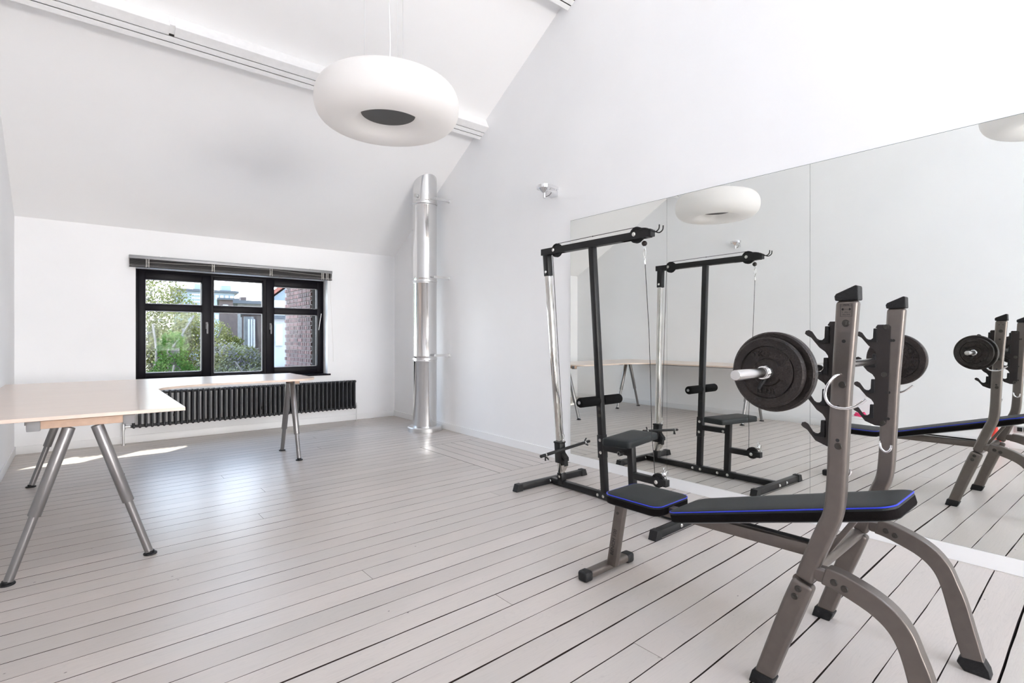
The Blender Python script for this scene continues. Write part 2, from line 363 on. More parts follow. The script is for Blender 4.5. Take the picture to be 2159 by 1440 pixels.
for i in range(6):
    xa, xb = hx[i] + 0.0025, (hx[i + 1] - 0.0025 if i < 5 else 4.02)
    b = B(); bm = b.bm; q0 = lambda x: h0 + (x - 1.7) * ang; q1 = lambda x: h1 + (x - 1.7) * ang
    xb0, xb1 = (xb, xb) if i < 5 else (xr(q0(4.0)) - 0.002, xr(q1(4.05)) - 0.002)
    b.prism([(xa, q0(xa)), (xb0, q0(xb0)), (xb1, q1(xb1)), (xa, q1(xa))], lambda a, c, t: (a, c, t), -0.026, 0.0)
    dark_sides(build(b, 'plank', 'plankcross', fl, smooth=False))
# back wall with the window opening
OX0, OX1, OZ0, OZ1 = 0.54, 2.967, 0.76, 2.21
b = B(); T = 0.32
b.span((XL - 0.15, YB, -0.1), (OX0, YB + T, ZE + 0.1)).span((OX1, YB, -0.1), (4.3, YB + T, ZE + 0.1)).span((OX0, YB, -0.1), (OX1, YB + T, OZ0)).span((OX0, YB, OZ1), (OX1, YB + T, ZE + 0.1))
build(b, 'wall_back', 'wall', smooth=False, kind='structure')
build(B().prism([(YF, 0), (YB, 0), (YB, ZE + 0.15), (YR, ZR + 0.15), (YF, ZR - SL * (YR - YF) + 0.15)], lambda a, c, t: (t, a, c), XL - 0.15, XL), 'wall_left', 'wall', smooth=False, kind='structure')
b = B(); ys = [YB + 0.1, 3.95, YR, YF]; zt = lambda q: ZR - SL * abs(q - YR) + 0.15
vi = [[b.bm.verts.new((xr(q), q, z)) for q in ys for z in (-0.1, zt(q))], [b.bm.verts.new((4.35, q, z)) for q in ys for z in (-0.1, zt(q))]]
for i in range(3):
    for s_ in (0, 1):
        v = vi[s_]; b.bm.faces.new((v[2 * i], v[2 * i + 2], v[2 * i + 3], v[2 * i + 1]))
    b.bm.faces.new((vi[0][2 * i + 1], vi[0][2 * i + 3], vi[1][2 * i + 3], vi[1][2 * i + 1])); b.bm.faces.new((vi[0][2 * i], vi[1][2 * i], vi[1][2 * i + 2], vi[0][2 * i + 2]))
b.bm.faces.new((vi[0][0], vi[0][1], vi[1][1], vi[1][0])); b.bm.faces.new((vi[0][-2], vi[1][-2], vi[1][-1], vi[0][-1]))
build(b, 'wall_right', 'wall', smooth=False, kind='structure')
b = B(); FZ = ZR - SL * (YR - YF) + 0.1
b.span((XL - 0.15, YF - 0.15, -0.1), (-0.05, YF, FZ)).span((3.55, YF - 0.15, -0.1), (4.3, YF, FZ)).span((-0.05, YF - 0.15, -0.1), (3.55, YF, 0.8)).span((-0.05, YF - 0.15, 2.3), (3.55, YF, FZ))
build(b, 'wall_front', 'warmwall', smooth=False, kind='structure')
def slope(xs, ys, holes, zf):
    b = B()
    for i in range(len(xs) - 1):
        for j in range(len(ys) - 1):
            x0, x1, y0, y1 = xs[i], xs[i + 1], ys[j], ys[j + 1]
            if any(h[0][0] <= x0 < h[0][1] and h[1][0] <= y0 < h[1][1] for h in holes): continue
            b.prism([(x0, y0), (x1, y0), (x1, y1), (x0, y1)], lambda a, c, t: (a, c, zf(c) + t), 0.0, 0.16)
    bmesh.ops.remove_doubles(b.bm, verts=b.bm.verts, dist=1e-5)
    inner = [f for f in b.bm.faces if any(g is not f and set(g.verts) == set(f.verts) for e in f.edges for g in e.link_faces)]
    bmesh.ops.delete(b.bm, geom=inner, context='FACES_ONLY') if inner else None
    return b
xs = [XL - 0.1, 0.1, 1.4, 2.2, 3.6, 4.3]
c1 = slope([XL - 0.1, 2.4, 3.0, 4.3], [YR, 0.6, 1.1, YB + 0.50], SKY_F, lambda q: ZE + SL * (YB - q))
build(c1, 'ceiling', 'ceil', smooth=False, kind='structure')
c2 = slope([XL - 0.1, 0.1, 1.4, 1.8, 3.1, 4.3], [YF, -3.6, -2.6, YR], SKY_B, lambda q: ZR - SL * (YR - q))
build(c2, 'ceiling', 'ceil', smooth=False, kind='structure')
# skirting boards
BH = 0.092
build(B().span((XL, YB - 0.012, 0.001), (OX1 + 1.12, YB, BH), 0.002), 'baseboard_back', 'trim', kind='structure')
build(B().span((XL, YF, 0.001), (XL + 0.012, YB - 0.012, BH), 0.002), 'baseboard_left', 'trim', kind='structure')
b = B()
for y0, y1 in ((3.95, YB - 0.012), (YF, 3.95)):
    b.prism([(xr(y0) - 0.013, y0), (xr(y1) - 0.013, y1), (xr(y1), y1), (xr(y0), y0)], lambda a, c, t: (a, c, t), 0.001, BH)
build(b, 'baseboard_right', 'trim', smooth=False, kind='structure')
# purlins: three boards side by side under the slope, the outermost pieces proud
def purlin(name, yl, length=(XL, None), notch=None):
    """yl = y of the lower (window side) bottom edge"""
    sd = Vector((0, -1, SL)).normalized(); nd = Vector((0, -SL, -1)).normalized()     # up the slope / into the room
    c0 = Vector((0, yl, ZE + SL * (YB - yl))); depth = 0.135
    root = tag(bpy.data.objects.new(name, None), kind='structure'); COL.objects.link(root); ORG[root] = Vector((0, 0, 0))
    x0 = XL + 0.002; x1 = xr(yl - 0.12) - 0.002
    edges = [(0.0, 0.048, depth - 0.006), (0.061, 0.113, depth - 0.002), (0.125, 0.222, depth)]
    for i, (a, c, d) in enumerate(edges):
        cuts = [x0, x1] if not (notch and i == 2) else [x0, notch - 0.02, notch + 0.02, x1]
        for s0, s1 in ([(cuts[0], cuts[1])] if len(cuts) == 2 else [(cuts[0], cuts[1]), (cuts[2], cuts[3])]):
            bb = B(); f = lambda p, q, t: Vector((t, 0, 0)) + c0 + sd * p + nd * q
            bb.prism([(a, -0.04), (c, -0.04), (c, d), (a, d)], f, s0, s1)
            build(bb, 'board', 'beam', root, smooth=False, bevel=0.003)
    bb = B(); f = lambda p, q, t: Vector((t, 0, 0)) + c0 + sd * p + nd * q
    bb.prism([(0.045, -0.03), (0.135, -0.03), (0.135, depth - 0.014), (0.045, depth - 0.014)], f, x0 + 0.001, x1 - 0.001)
    build(bb, 'gap_shade_strip', 'gapshade', root, smooth=False)  # dark strip just below the board faces, stands in for shade in the gaps
    if notch:
        bb = B(); bb.prism([(0.135, 0.0), (0.222, 0.0), (0.222, 0.118), (0.135, 0.118)], f, notch - 0.02, notch + 0.02); build(bb, 'spacer_block', 'beam', root, smooth=False)
    return root
purlin('trim_1', 5.63, notch=0.62)
purlin('trim_2', 3.99)
# ------------------------------------------------------------------ window
GY = 8.28
win = tag(bpy.data.objects.new('window_1', None), kind='structure'); COL.objects.link(win); ORG[win] = Vector((0, 0, 0))
def ring(b, x0, x1, z0, z1, wl, wr, wb, wt, y0, y1, bev=0.004):
    b.span((x0, y0, z0), (x0 + wl, y1, z1), bev).span((x1 - wr, y0, z0), (x1, y1, z1), bev).span((x0 + wl, y0, z0), (x1 - wr, y1, z0 + wb), bev).span((x0 + wl, y0, z1 - wt), (x1 - wr, y1, z1), bev)
b = B(); ring(b, OX0, OX1, 0.762, OZ1, 0.05, 0.05, 0.05, 0.05, GY, GY + 0.09)
b.span((1.40, GY, 0.80), (1.43, GY + 0.09, 2.17)).span((2.09, GY, 0.80), (2.19, GY + 0.09, 2.17)); build(b, 'window_frame', 'frame', win)
panes = []
for i, (x0, x1, px0, px1, zb, zm0, zm1, zt_) in enumerate([(0.575, 1.405, 0.656, 1.290, 0.86, 1.673, 1.766, 2.082), (1.405, 2.12, 1.442, 2.074, 0.826, 1.673, 1.769, 2.127), (2.12, 2.945, 2.231, 2.866, 0.877, 1.672, 1.767, 2.082)]):
    sb = B(); yy = GY - (0.012 if i != 1 else -0.01)
    ring(sb, x0, x1, 0.79, 2.185, px0 - x0, x1 - px1, zb - 0.79, 2.185 - zt_, yy, yy + 0.075)
    sb.span((px0, yy + 0.002, zm0), (px1, yy + 0.073, zm1), 0.004)
    sash = build(sb, 'sash', 'frame', win)
    for z0, z1 in ((zb, zm0), (zm1, zt_)):
        build(B().span((px0 - 0.005, GY + 0.045, z0 - 0.005), (px1 + 0.005, GY + 0.051, z1 + 0.005)), 'pane', 'glass', sash, smooth=False)
        q = B(); w = 0.008
        ring(q, px0, px1, z0, z1, w, w, w, w, GY + 0.034, GY + 0.044, 0); build(q, 'glazing_bead', 'blindrail', sash, smooth=False)
for hx_, hz in ((1.352, 1.46), (2.177, 1.46)):
    q = B().span((hx_ - 0.014, GY - 0.024, hz - 0.02), (hx_ + 0.014, GY - 0.010, hz + 0.075), 0.004).cyl((hx_, GY - 0.02, hz + 0.04), (hx_, GY - 0.055, hz + 0.04), 0.009)
    q.span((hx_ - 0.010, GY - 0.066, hz - 0.085), (hx_ + 0.010, GY - 0.050, hz + 0.052), 0.005); build(q, 'handle', 'greyplastic', win)
q = B().bar((2.925, GY - 0.02, 1.70), (2.885, GY - 0.02, 1.44), 0.012, 0.006); build(q, 'window_stay', 'steel2', win)
q = B().span((OX0 - 0.0, YB - 0.022, 0.737), (3.01, GY, 0.762), 0.003); build(q, 'window_sill', 'frame', win)
build(B().span((OX0 - 0.04, YB + 0.20, 0.70), (OX1 + 0.04, YB + T + 0.05, 0.757)), 'outer_sill', 'zinc', win, smooth=False)
# gutter board under the eaves outside
build(B().span((XL - 0.1, YB + 0.50, 2.27), (2.84, YB + 0.60, 2.44)), 'trim_3', 'zinc', smooth=False, kind='structure')
# ------------------------------------------------------------------ venetian blind, pulled up
bl = thing('venetian_blind', (1.74, 8.05, 2.22), 'dark grey venetian blind pulled up in a bundle above the window', 'blind')
build(B().span((0.468, 8.015, 2.31), (3.012, 8.075, 2.352), 0.003), 'head_rail', 'blindrail', bl)
sb0 = None
for i in range(11):
    q = B(); z = 2.302 - i * 0.0072; n = 8
    for j in range(1): q.box((1.74, 8.043, z - 0.002), (2.535, 0.05, 0.0028), Matrix.Rotation(R(-6 + i), 3, 'X'))
    build(q, 'slat', 'blind', bl, smooth=False)
build(B().span((0.472, 8.018, 2.205), (3.008, 8.070, 2.220), 0.002), 'bottom_rail', 'blind', bl)
for x in (0.656, 1.386, 2.12, 2.86, 2.93):
    q = B().span((x - 0.017, 8.010, 2.205), (x - 0.012, 8.0135, 2.31)).span((x + 0.012, 8.010, 2.205), (x + 0.017, 8.0135, 2.31))
    for j in range(5): q.span((x - 0.014, 8.0105, 2.225 + j * 0.017), (x + 0.014, 8.013, 2.229 + j * 0.017))
    build(q, 'ladder_tape', 'cord', bl, smooth=False)
build(B().sweep([(0.66, 8.008, 2.268), (1.4, 8.008, 2.290), (2.1, 8.008, 2.296), (2.86, 8.008, 2.262)], 0.0016, 6), 'cord', 'cord', bl)
build(B().sweep([(2.985, 8.02, 2.31), (2.992, 8.03, 1.9), (3.03, 8.04, 1.2), (3.035, 8.04, 0.95)], 0.0018, 6), 'pull_cord', 'cord', bl)
for x in (0.80, 1.72, 2.7):
    build(B().span((x - 0.02, 8.03, 2.350), (x + 0.02, 8.10, 2.362), 0.002), 'bracket', 'steel2', bl)
# ------------------------------------------------------------------ column radiator
rad = thing('column_radiator', (1.9, 7.99, 0.0), 'long anthracite column radiator on the wall below the window', 'radiator')
NS = 46; X0, X1 = 0.51, 3.335; ry = 7.975; step = (X1 - X0) / (NS - 1)
q = B()
for dy in (-0.045, 0.0, 0.045): q.cyl((0, ry + dy, 0.225), (0, ry + dy, 0.63), 0.0135, seg=16)
for z, s_ in ((0.225, -1), (0.63, 1)):
    q.cyl((-step / 2, ry - 0.012, z), (step / 2, ry - 0.012, z), 0.017, seg=14)
    q.span((-0.015, ry - 0.062, z - 0.018), (0.015, ry + 0.062, z + 0.018), 0.012, 3)
    q.sphere((0, ry - 0.045, z + s_ * 0.008), 0.017, 10)
sec = build(q, 'radiator_section', 'radiator', rad); bx = sec.location.x
sec.location.x = X0
for i in range(1, NS):
    c = sec.copy(); COL.objects.link(c); c.location.x = X0 + i * step
for o in [o for o in bpy.data.objects if o.name.startswith('radiator_section')]: pass
q = B().cyl((0.41, ry, 0.225), (X0, ry, 0.225), 0.013).cyl((0.41, ry, 0.0), (0.41, ry, 0.235), 0.011).cyl((0.41, ry, 0.19), (0.41, ry, 0.26), 0.02).cyl((0.41, ry, 0.26), (0.41, ry, 0.29), 0.016, 0.026).cyl((0.41, ry, 0.0), (0.41, ry, 0.012), 0.024)
build(q, 'valve', 'steel2', rad)
q = B().cyl((X1, ry, 0.225), (3.385, ry, 0.225), 0.012).cyl((3.385, ry, 0.0), (3.385, ry, 0.29), 0.008).cyl((3.385, ry, 0.20), (3.385, ry, 0.25), 0.016)
build(q, 'return_pipe', 'steel2', rad)
for x in (0.95, 2.0, 2.95): build(B().span((x - 0.012, ry + 0.02, 0.3), (x + 0.012, YB, 0.33)), 'bracket', 'radiator', rad)
# ------------------------------------------------------------------ steel flue pipe
PC = Vector((3.80, 6.56, 0)); ztop = ZE + SL * (YB - 6.56)
fp = thing('flue_pipe', PC, 'shiny steel flue pipe standing in the corner and leaving through the sloped ceiling', 'pipe')
q = B(); q.lathe([(0.245, 0.001), (0.245, 0.052), (0.232, 0.064), (0.175, 0.066)], PC, seg=48); build(q, 'floor_collar', 'steel2', fp)
segs = [(0.05, 1.06), (1.06, 2.16), (2.16, 3.26), (3.26, ztop + 0.11)]
for i, (a, c) in enumerate(segs):
    q = B()
    if i < 3: q.lathe([(0.168, a), (0.168, c - 0.075), (0.1705, c - 0.072), (0.1705, c - 0.062), (0.168, c - 0.058), (0.168, c - 0.006), (0.171, c - 0.002), (0.171, c)], PC, seg=64)
    else: q.lathe([(0.168, a), (0.168, c)], PC, seg=64)
    build(q, 'pipe_section', 'steel', fp, ang=60)
for z in (1.02, 2.12, 3.22):
    q = B().lathe([(0.1725, z - 0.012), (0.175, z - 0.010), (0.175, z + 0.010), (0.1725, z + 0.012)], PC, seg=48)
    build(q, 'clamp_band', 'steel2', fp)
    q = B()
    q.box((3.80 + 0.16, 6.33, z + 0.05), (0.30, 0.004, 0.034)).box((3.80 + 0.16, 6.33 + 0.012, z + 0.035), (0.30, 0.026, 0.003)).span((xr(6.33) - 0.004, 6.30, z + 0.02), (xr(6.33), 6.36, z + 0.075)).cyl((3.83, 6.31, z + 0.05), (3.83, 6.335, z + 0.05), 0.009)
    build(q, 'wall_bracket', 'steel2', fp)
q = B().cyl((3.62, 6.50, 3.31), (3.655, 6.51, 3.31), 0.02).cyl((3.60, 6.495, 3.31), (3.62, 6.50, 3.31), 0.028); build(q, 'clamp_screw', 'steel2', fp)
# ------------------------------------------------------------------ mirror panels
pan = [(2.7015, 3.881), (1.5235, 2.6995), (0.3445, 1.5215), (-0.835, 0.3425)]
lab = ['mirror panel at the window end, lat machine reflected in it', 'second mirror panel from the window end, with the reflected ring lamp', 'tall mirror panel beside the squat rack, reflecting the barbell', 'mirror panel nearest the viewer, past the right edge of the photo']
for (y0, y1), l in zip(pan, lab):
    t = thing('mirror_panel', (4.012, (y0 + y1) / 2, 0.0935), l, 'mirror', 'wall mirror panels')
    build(B().span((4.0057, y0, 0.0935), (4.0085, y1, 2.555)), 'glass_sheet', 'mirror', t, smooth=False)
    build(B().span((4.0086, y0 - 0.0006 if y1 < 3.8 else y0 - 0.0006, 0.0930), (4.0175, y1 + (0.0006 if y1 < 3.8 else 0.003), 2.5585)), 'backing', 'mirroredge', t, smooth=False)
# ------------------------------------------------------------------ pendant lamps
def superring(a=0.51, bh=0.152, hole=0.185, n=56):
    prof = []
    for i in range(n):
        t = 2 * math.pi * i / n; ca, sa = math.cos(t), math.sin(t)
        rc = (a + hole) / 2; rr = (a - hole) / 2
        e = 0.86
        prof.append((rc + rr * math.copysign(abs(ca) ** e, ca), bh * math.copysign(abs(sa) ** e, sa)))
    return prof
def pendant(loc, label):
    t = thing('ring_pendant_lamp', loc, label, 'lamp', 'white ring pendant lamps')
    c = Vector(loc)
    build(B().lathe(superring(), c, seg=96, closed=True), 'lamp_shade', 'lampshade', t, ang=80)
    build(B().cyl(c + Vv(0, 0, -0.062), c + Vv(0, 0, -0.052), 0.192, seg=48), 'diffuser_disc', 'lampdark', t, label='dark grey disc in the centre hole')
    zc = (ZE + SL * (YB - c.y)) if c.y > YR else ZR - SL * (YR - c.y)
    for a in (-95, 25, 145):
        p = c + Vv(0.17 * math.cos(R(a)), 0.17 * math.sin(R(a)), 0)
        build(B().cyl(p + Vv(0, 0, 0.17), Vector((p.x, p.y, zc - 0.0)), 0.0016, seg=6), 'suspension_wire', 'steel2', t)
    build(B().sweep([c + Vv(0, 0, 0.02), c + Vv(0.015, 0.0, 0.45), c + Vv(0.0, 0.0, 0.9), c + Vv(-0.05, 0, 1.4), Vector((c.x - 0.03, c.y, zc))], 0.0045, 8), 'cable', 'white', t)
    build(B().cyl(Vector((c.x, c.y, zc - 0.06)), Vector((c.x, c.y, zc)), 0.06), 'ceiling_rose', 'white', t)
    return t
pendant((1.725, 3.50, 3.0), 'white ring pendant lamp hanging in front of the purlin')
pendant((1.75, 0.45, 3.24), 'second white ring pendant lamp, above the viewer, seen only in the mirror')
# ------------------------------------------------------------------ wall lamps
def wall_lamp(loc, sx_, label, k=1.0):
    t = thing('wall_lamp', loc, label, 'lamp', 'chrome wall uplighters'); c = Vector(loc); s = sx_ * k
    build(B().span(c + Vv(0, -0.045, -0.035), c + Vv(s * 0.018, 0.045, 0.045), 0.003), 'wall_plate', 'chrome', t)
    pts = [c + Vv(s * 0.0, -0.06, 0.03), c + Vv(s * 0.12, -0.085, 0.03)]
    for k in range(9):
        a = -90 + k * 22.5; pts.append(c + Vv(s * (0.15 + 0.085 * math.cos(R(a))), 0.085 * math.sin(R(a)), 0.03))
    pts += [c + Vv(s * 0.12, 0.085, 0.03), c + Vv(s * 0.0, 0.06, 0.03)]
    q = B()
    for i in range(len(pts) - 1): q.bar(pts[i], pts[i + 1], 0.005, 0.034, up=(0, 0, 1))
    build(q, 'rim', 'chrome', t, smooth=False)
    build(B().prism([(0.0, -0.05), (0.16, 0.0), (0.0, 0.012)], lambda a, z, w: c + Vv(s * a, w, z - 0.006), -0.055, 0.055), 'housing', 'chrome', t, smooth=False, bevel=0.002)
    build(B().lathe([(0.02, -0.03), (0.055, 0.0), (0.07, 0.022), (0.066, 0.022), (0.05, 0.002), (0.016, -0.024)], c + Vv(s * 0.15, 0, 0), seg=24), 'reflector', 'chrome', t)
    build(B().cyl(c + Vv(s * 0.15, 0, -0.085), c + Vv(s * 0.15, 0, -0.02), 0.016), 'lamp_holder', 'steel2', t)
    build(B().sweep([c + Vv(s * 0.15, -0.015, -0.075), c + Vv(s * 0.12, -0.04, -0.06), c + Vv(s * 0.08, -0.04, -0.02)], 0.003, 6), 'cable', 'ink', t)
wall_lamp((xr(4.14), 4.14, 2.915), -1, 'small chrome wall uplighter on the mirror wall, above left of the mirrors')
wall_lamp((XL, 4.40, 2.90), 1, 'small chrome wall uplighter on the left wall, seen only in the mirror', 0.5)
# ------------------------------------------------------------------ switch and socket on the left wall
def plate(loc, label, kind):
    t = thing('light_switch' if kind else 'wall_socket', loc, label, 'switch' if kind else 'socket'); c = Vector(loc)
    build(B().span(c + Vv(0, -0.075, -0.04), c + Vv(0.010, 0.075, 0.04), 0.003), 'cover_plate', 'steel2', t)
    build(B().span(c + Vv(0.009, 0.0, -0.024), c + Vv(0.013, 0.045, 0.024), 0.001), 'insert', 'blackcap', t)
    build(B().span(c + Vv(0.009, -0.055, -0.024), c + Vv(0.013, -0.01, 0.024), 0.001), 'insert', 'blackcap' if not kind else 'white', t)
plate((XL, 0.93, 1.215), 'grey double light switch on the left wall, seen in the mirror', 1)
plate((XL, 0.93, 0.235), 'grey wall socket near the floor on the left wall, seen in the mirror', 0)

# ------------------------------------------------------------------ desk
ZT = 0.89
dk = thing('corner_desk', (0.2, 5.2, 0), 'birch corner desk on silver A-frame legs in front of the window', 'desk')
def top(poly, name):
    d = build(B().prism(poly, lambda a, c, t: (a, c, t), ZT - 0.021, ZT), name, 'desk', dk, smooth=False, bevel=0.0015)
    return d
XD = XL + 0.04
top([(XD, 3.80), (0.505, 3.80), (0.505, 5.28), (0.47, 5.318), (XD, 5.458)], 'table_top')
cur = [Vector(v) for v in ((0.505, 5.283), (0.56, 5.40), (0.68, 5.50), (0.86, 5.575), (1.10, 5.60), (1.35, 5.60))]
cur = [tuple(v) for v in crom(cur, 4)]
rc = [(1.75 + 0.225 * math.sin(R(a)), 5.825 - 0.225 * math.cos(R(a))) for a in range(0, 91, 10)]
top([(XD, 5.461), (0.47, 5.321)] + cur + rc + [(1.975, 6.65), (XD, 6.65)], 'table_top')
def aframe(c, d, zt=0.845, hw=0.316, top_gap=0.062, zj=0.345):
    c = Vector(c); d = Vector(d).normalized()
    for s in (-1, 1):
        f = c + d * hw * s; t = c + d * top_gap * s + Vv(0, 0, zt - 0.03); u = (t - f).normalized(); j = f + u * (zj / u.z)
        a = f + u * 0.02
        lg = build(B().cyl(a, j + u * 0.02, 0.0215, seg=24), 'leg', 'deskleg', dk)
        build(B().cyl(j, t, 0.030, 0.030, seg=24, bev=0.002), 'upper_tube', 'deskleg', lg)
        build(B().cyl(f + Vv(0, 0, 0.0), f + Vv(0, 0, 0.010), 0.036, seg=24, bev=0.003).cyl(f + Vv(0, 0, 0.008), f + Vv(0, 0, 0.024), 0.022, seg=20), 'foot', 'blackcap', lg)
    e = d * 0.24
    build(B().bar(c - e + Vv(0, 0, zt - 0.004), c + e + Vv(0, 0, zt - 0.004), 0.05, 0.044, up=(0, 0, 1), bev=0.004), 'rail', 'deskedge', dk)
    for s in (-1, 1):
        build(B().box(c + d * (0.21 * s) + Vv(0, 0, zt - 0.008), (0.058, 0.058, 0.054), bev=0.004), 'bracket', 'greyplastic', dk)
aframe((0.014, 3.87, 0), (1, 0, 0)); aframe((-0.02, 6.27, 0), (1, 0, 0)); aframe((1.822, 6.12, 0), (0, 1, 0), hw=0.31, zj=0.27)
for p0, p1 in (((0.19, 3.89), (0.19, 6.2)), ((-0.22, 3.89), (-0.22, 6.2)), ((0.2, 6.0), (1.80, 6.0)), ((0.2, 6.27), (1.80, 6.27))):
    build(B().bar((*p0, ZT - 0.036), (*p1, ZT - 0.036), 0.03, 0.028), 'under_rail', 'greyplastic', dk)

# ------------------------------------------------------------------ lat pulldown machine
LX = 3.30                           # centre line at the floor; the frame leans away from the mirror
def lx(z): return LX - 0.068 * z
lm = thing('lat_pulldown_machine', (LX, 2.8, 0), 'black lat pulldown machine with a chromed post, leaning in front of the mirrors', 'exercise machine')
W5 = 0.05
def lbar(name, p0, p1, m='black', w=W5, h=W5, up=(0, 1, 0), bev=0.004, parent=lm): return build(B().bar(p0, p1, w, h, up, bev), name, m, parent)
def foot(yc, x0, x1, tilt=0.0):
    u = Vector((1, tilt, 0)).normalized(); c = Vector((LX, yc, 0.031)); a = c + u * (x0 - LX); e = c + u * (x1 - LX)
    lbar('foot_bar', a + u * 0.04, e - u * 0.04, up=(0, 0, 1))
    for p, s in ((a, 1), (e, -1)):
        n = Vector((-u.y, u.x, 0)); q = B(); o = 0.029
        q.prism([(-0.018, 0), (0.055, 0), (0.055, 0.060), (0.004, 0.060)], lambda x_, z_, t: Vector((p.x, p.y, 0)) + u * (s * x_) + n * t + Vv(0, 0, z_), -o, o)
        build(q, 'end_cap', 'blackcap', lm, smooth=False, bevel=0.002)
foot(3.445, 2.885, 3.745, 0.01); foot(2.06, 2.885, 3.70, 0.03)
lbar('base_beam', (LX, 3.42, 0.034), (LX, 2.63, 0.034), up=(0, 0, 1)); lbar('base_beam', (LX, 2.63, 0.034), (LX, 2.08, 0.034), up=(0, 0, 1)); lbar('sleeve', (LX, 2.86, 0.034), (LX, 2.44, 0.034), w=0.056, h=0.056, up=(0, 0, 1))
def P(y_, z, dx=0): return Vector((lx(z) + dx, y_, z))
lbar('lower_socket', P(3.30, 0.03), P(3.30, 0.125), w=0.056, h=0.056)
lbar('chrome_post', P(3.30, 0.10), P(3.345, 1.90), 'chromeworn', w=0.046, h=0.046, bev=0.005)
lbar('upper_socket', P(3.342, 1.862), P(3.345, 2.05), w=0.055, h=0.06)
lbar('main_post', P(2.805, 0.06), P(2.82, 2.045))
lbar('top_plate', P(2.82, 2.046) + Vv(0, 0.09, 0), P(2.82, 2.046) - Vv(0, 0.09, 0), w=0.055, h=0.005, up=(0, 0, 1), bev=0.001)
q = B(); x_ = lx(2.07)
for s in (-1, 1): q.span((x_ + s * 0.0255 - 0.0025, 3.395, 2.043), (x_ + s * 0.0255 + 0.0025, 2.27, 2.097))
q.span((x_ - 0.025, 2.52, 2.043), (x_ + 0.025, 3.12, 2.048)).span((x_ - 0.025, 2.52, 2.092), (x_ + 0.025, 3.12, 2.097)).span((x_ - 0.025, 3.33, 2.043), (x_ + 0.025, 3.395, 2.097)).span((x_ - 0.025, 2.27, 2.092), (x_ + 0.025, 2.30, 2.097)).span((x_ - 0.025, 2.27, 2.043), (x_ + 0.025, 2.30, 2.048))
build(q, 'top_beam', 'black', lm, smooth=False)
build(B().span((lx(2.07) - 0.027, 2.245, 2.046), (lx(2.07) + 0.027, 2.272, 2.094), 0.004), 'end_cap', 'blackcap', lm)
def pulley(c, r, ax=(1, 0, 0)):
    c = Vector(c); h = 0.011
    pu = build(B().lathe([(0.012, -h), (r * 0.55, -h), (r * 0.6, -h * 0.6), (r * 0.82, -h * 0.6), (r * 0.86, -h), (r, -h), (r * 0.88, 0), (r, h), (r * 0.86, h), (r * 0.82, h * 0.6), (r * 0.6, h * 0.6), (r * 0.55, h), (0.012, h)], c, 'X', 40), 'pulley', 'blackcap', lm, ang=25)
    return pu
pulley((x_, 3.222, 2.070), 0.058); pulley((x_, 2.385, 2.075), 0.060)
def bolt(p, parent=lm, m='bolt', r=0.011, d=(-1, 0, 0), l=0.010):
    p = Vector(p); d = Vector(d); return build(B().cyl(p, p + d * l * 0.5, r * 1.15, seg=16).cyl(p + d * l * 0.4, p + d * l, r, r * 0.75, seg=6 if r > 0.009 else 12), 'bolt', m, parent, ang=30)
bolt((x_ - 0.028, 3.237, 2.072), r=0.013); bolt((x_ - 0.028, 2.39, 2.078), r=0.014)
for y_, z in ((2.808, 0.492), (2.808, 0.391), (3.345, 1.895), (3.302, 0.092)): bolt(P(y_, z, -0.026))
for y_ in (2.86, 2.80, 2.55, 2.47, 3.418): bolt((LX - 0.029, y_, 0.034))
for x in (3.18, 3.32): bolt((x, 2.03, 0.034), d=(0, -1, 0)); 
for y_, z in ((2.86, 0.034), (2.78, 0.034), (2.60, 0.034), (2.50, 0.034), (3.42, 0.034)): bolt((LX + 0.029, y_, z), d=(1, 0, 0))
for y_, z in ((2.808, 0.492), (2.808, 0.391), (3.345, 1.895), (2.56, 0.43)): bolt(P(y_, z, 0.026), d=(1, 0, 0))
for y_, z in ((3.237, 2.072), (2.39, 2.078)): bolt((x_ + 0.028, y_, z), d=(1, 0, 0), r=0.013)
for z in (0.748, 0.693):
    build(B().cyl(P(2.805, z, -0.026), P(2.805, z, 0.026), 0.012), 'adjustment_hole', 'ink', lm)
    build(B().lathe([(0.012, -0.002), (0.0145, -0.002), (0.0145, 0.0), (0.012, 0.0)], P(2.805, z, -0.0245), 'X', 18), 'hole_ring', 'darkbolt', lm)
# foam rollers through the post
zr = 0.812
for s in (-1, 1):
    c0 = P(2.812, zr, s * 0.024); c1 = P(2.812, zr, s * 0.245)
    fr = build(B().cyl(c0, c1, 0.039, seg=32, bev=0.012), 'foam_roller', 'foam', lm)
    build(B().cyl(c1 - Vv(s * 0.002, 0, 0), c1 + Vv(s * 0.003, 0, 0), 0.013), 'end_plug', 'greyplastic', fr)
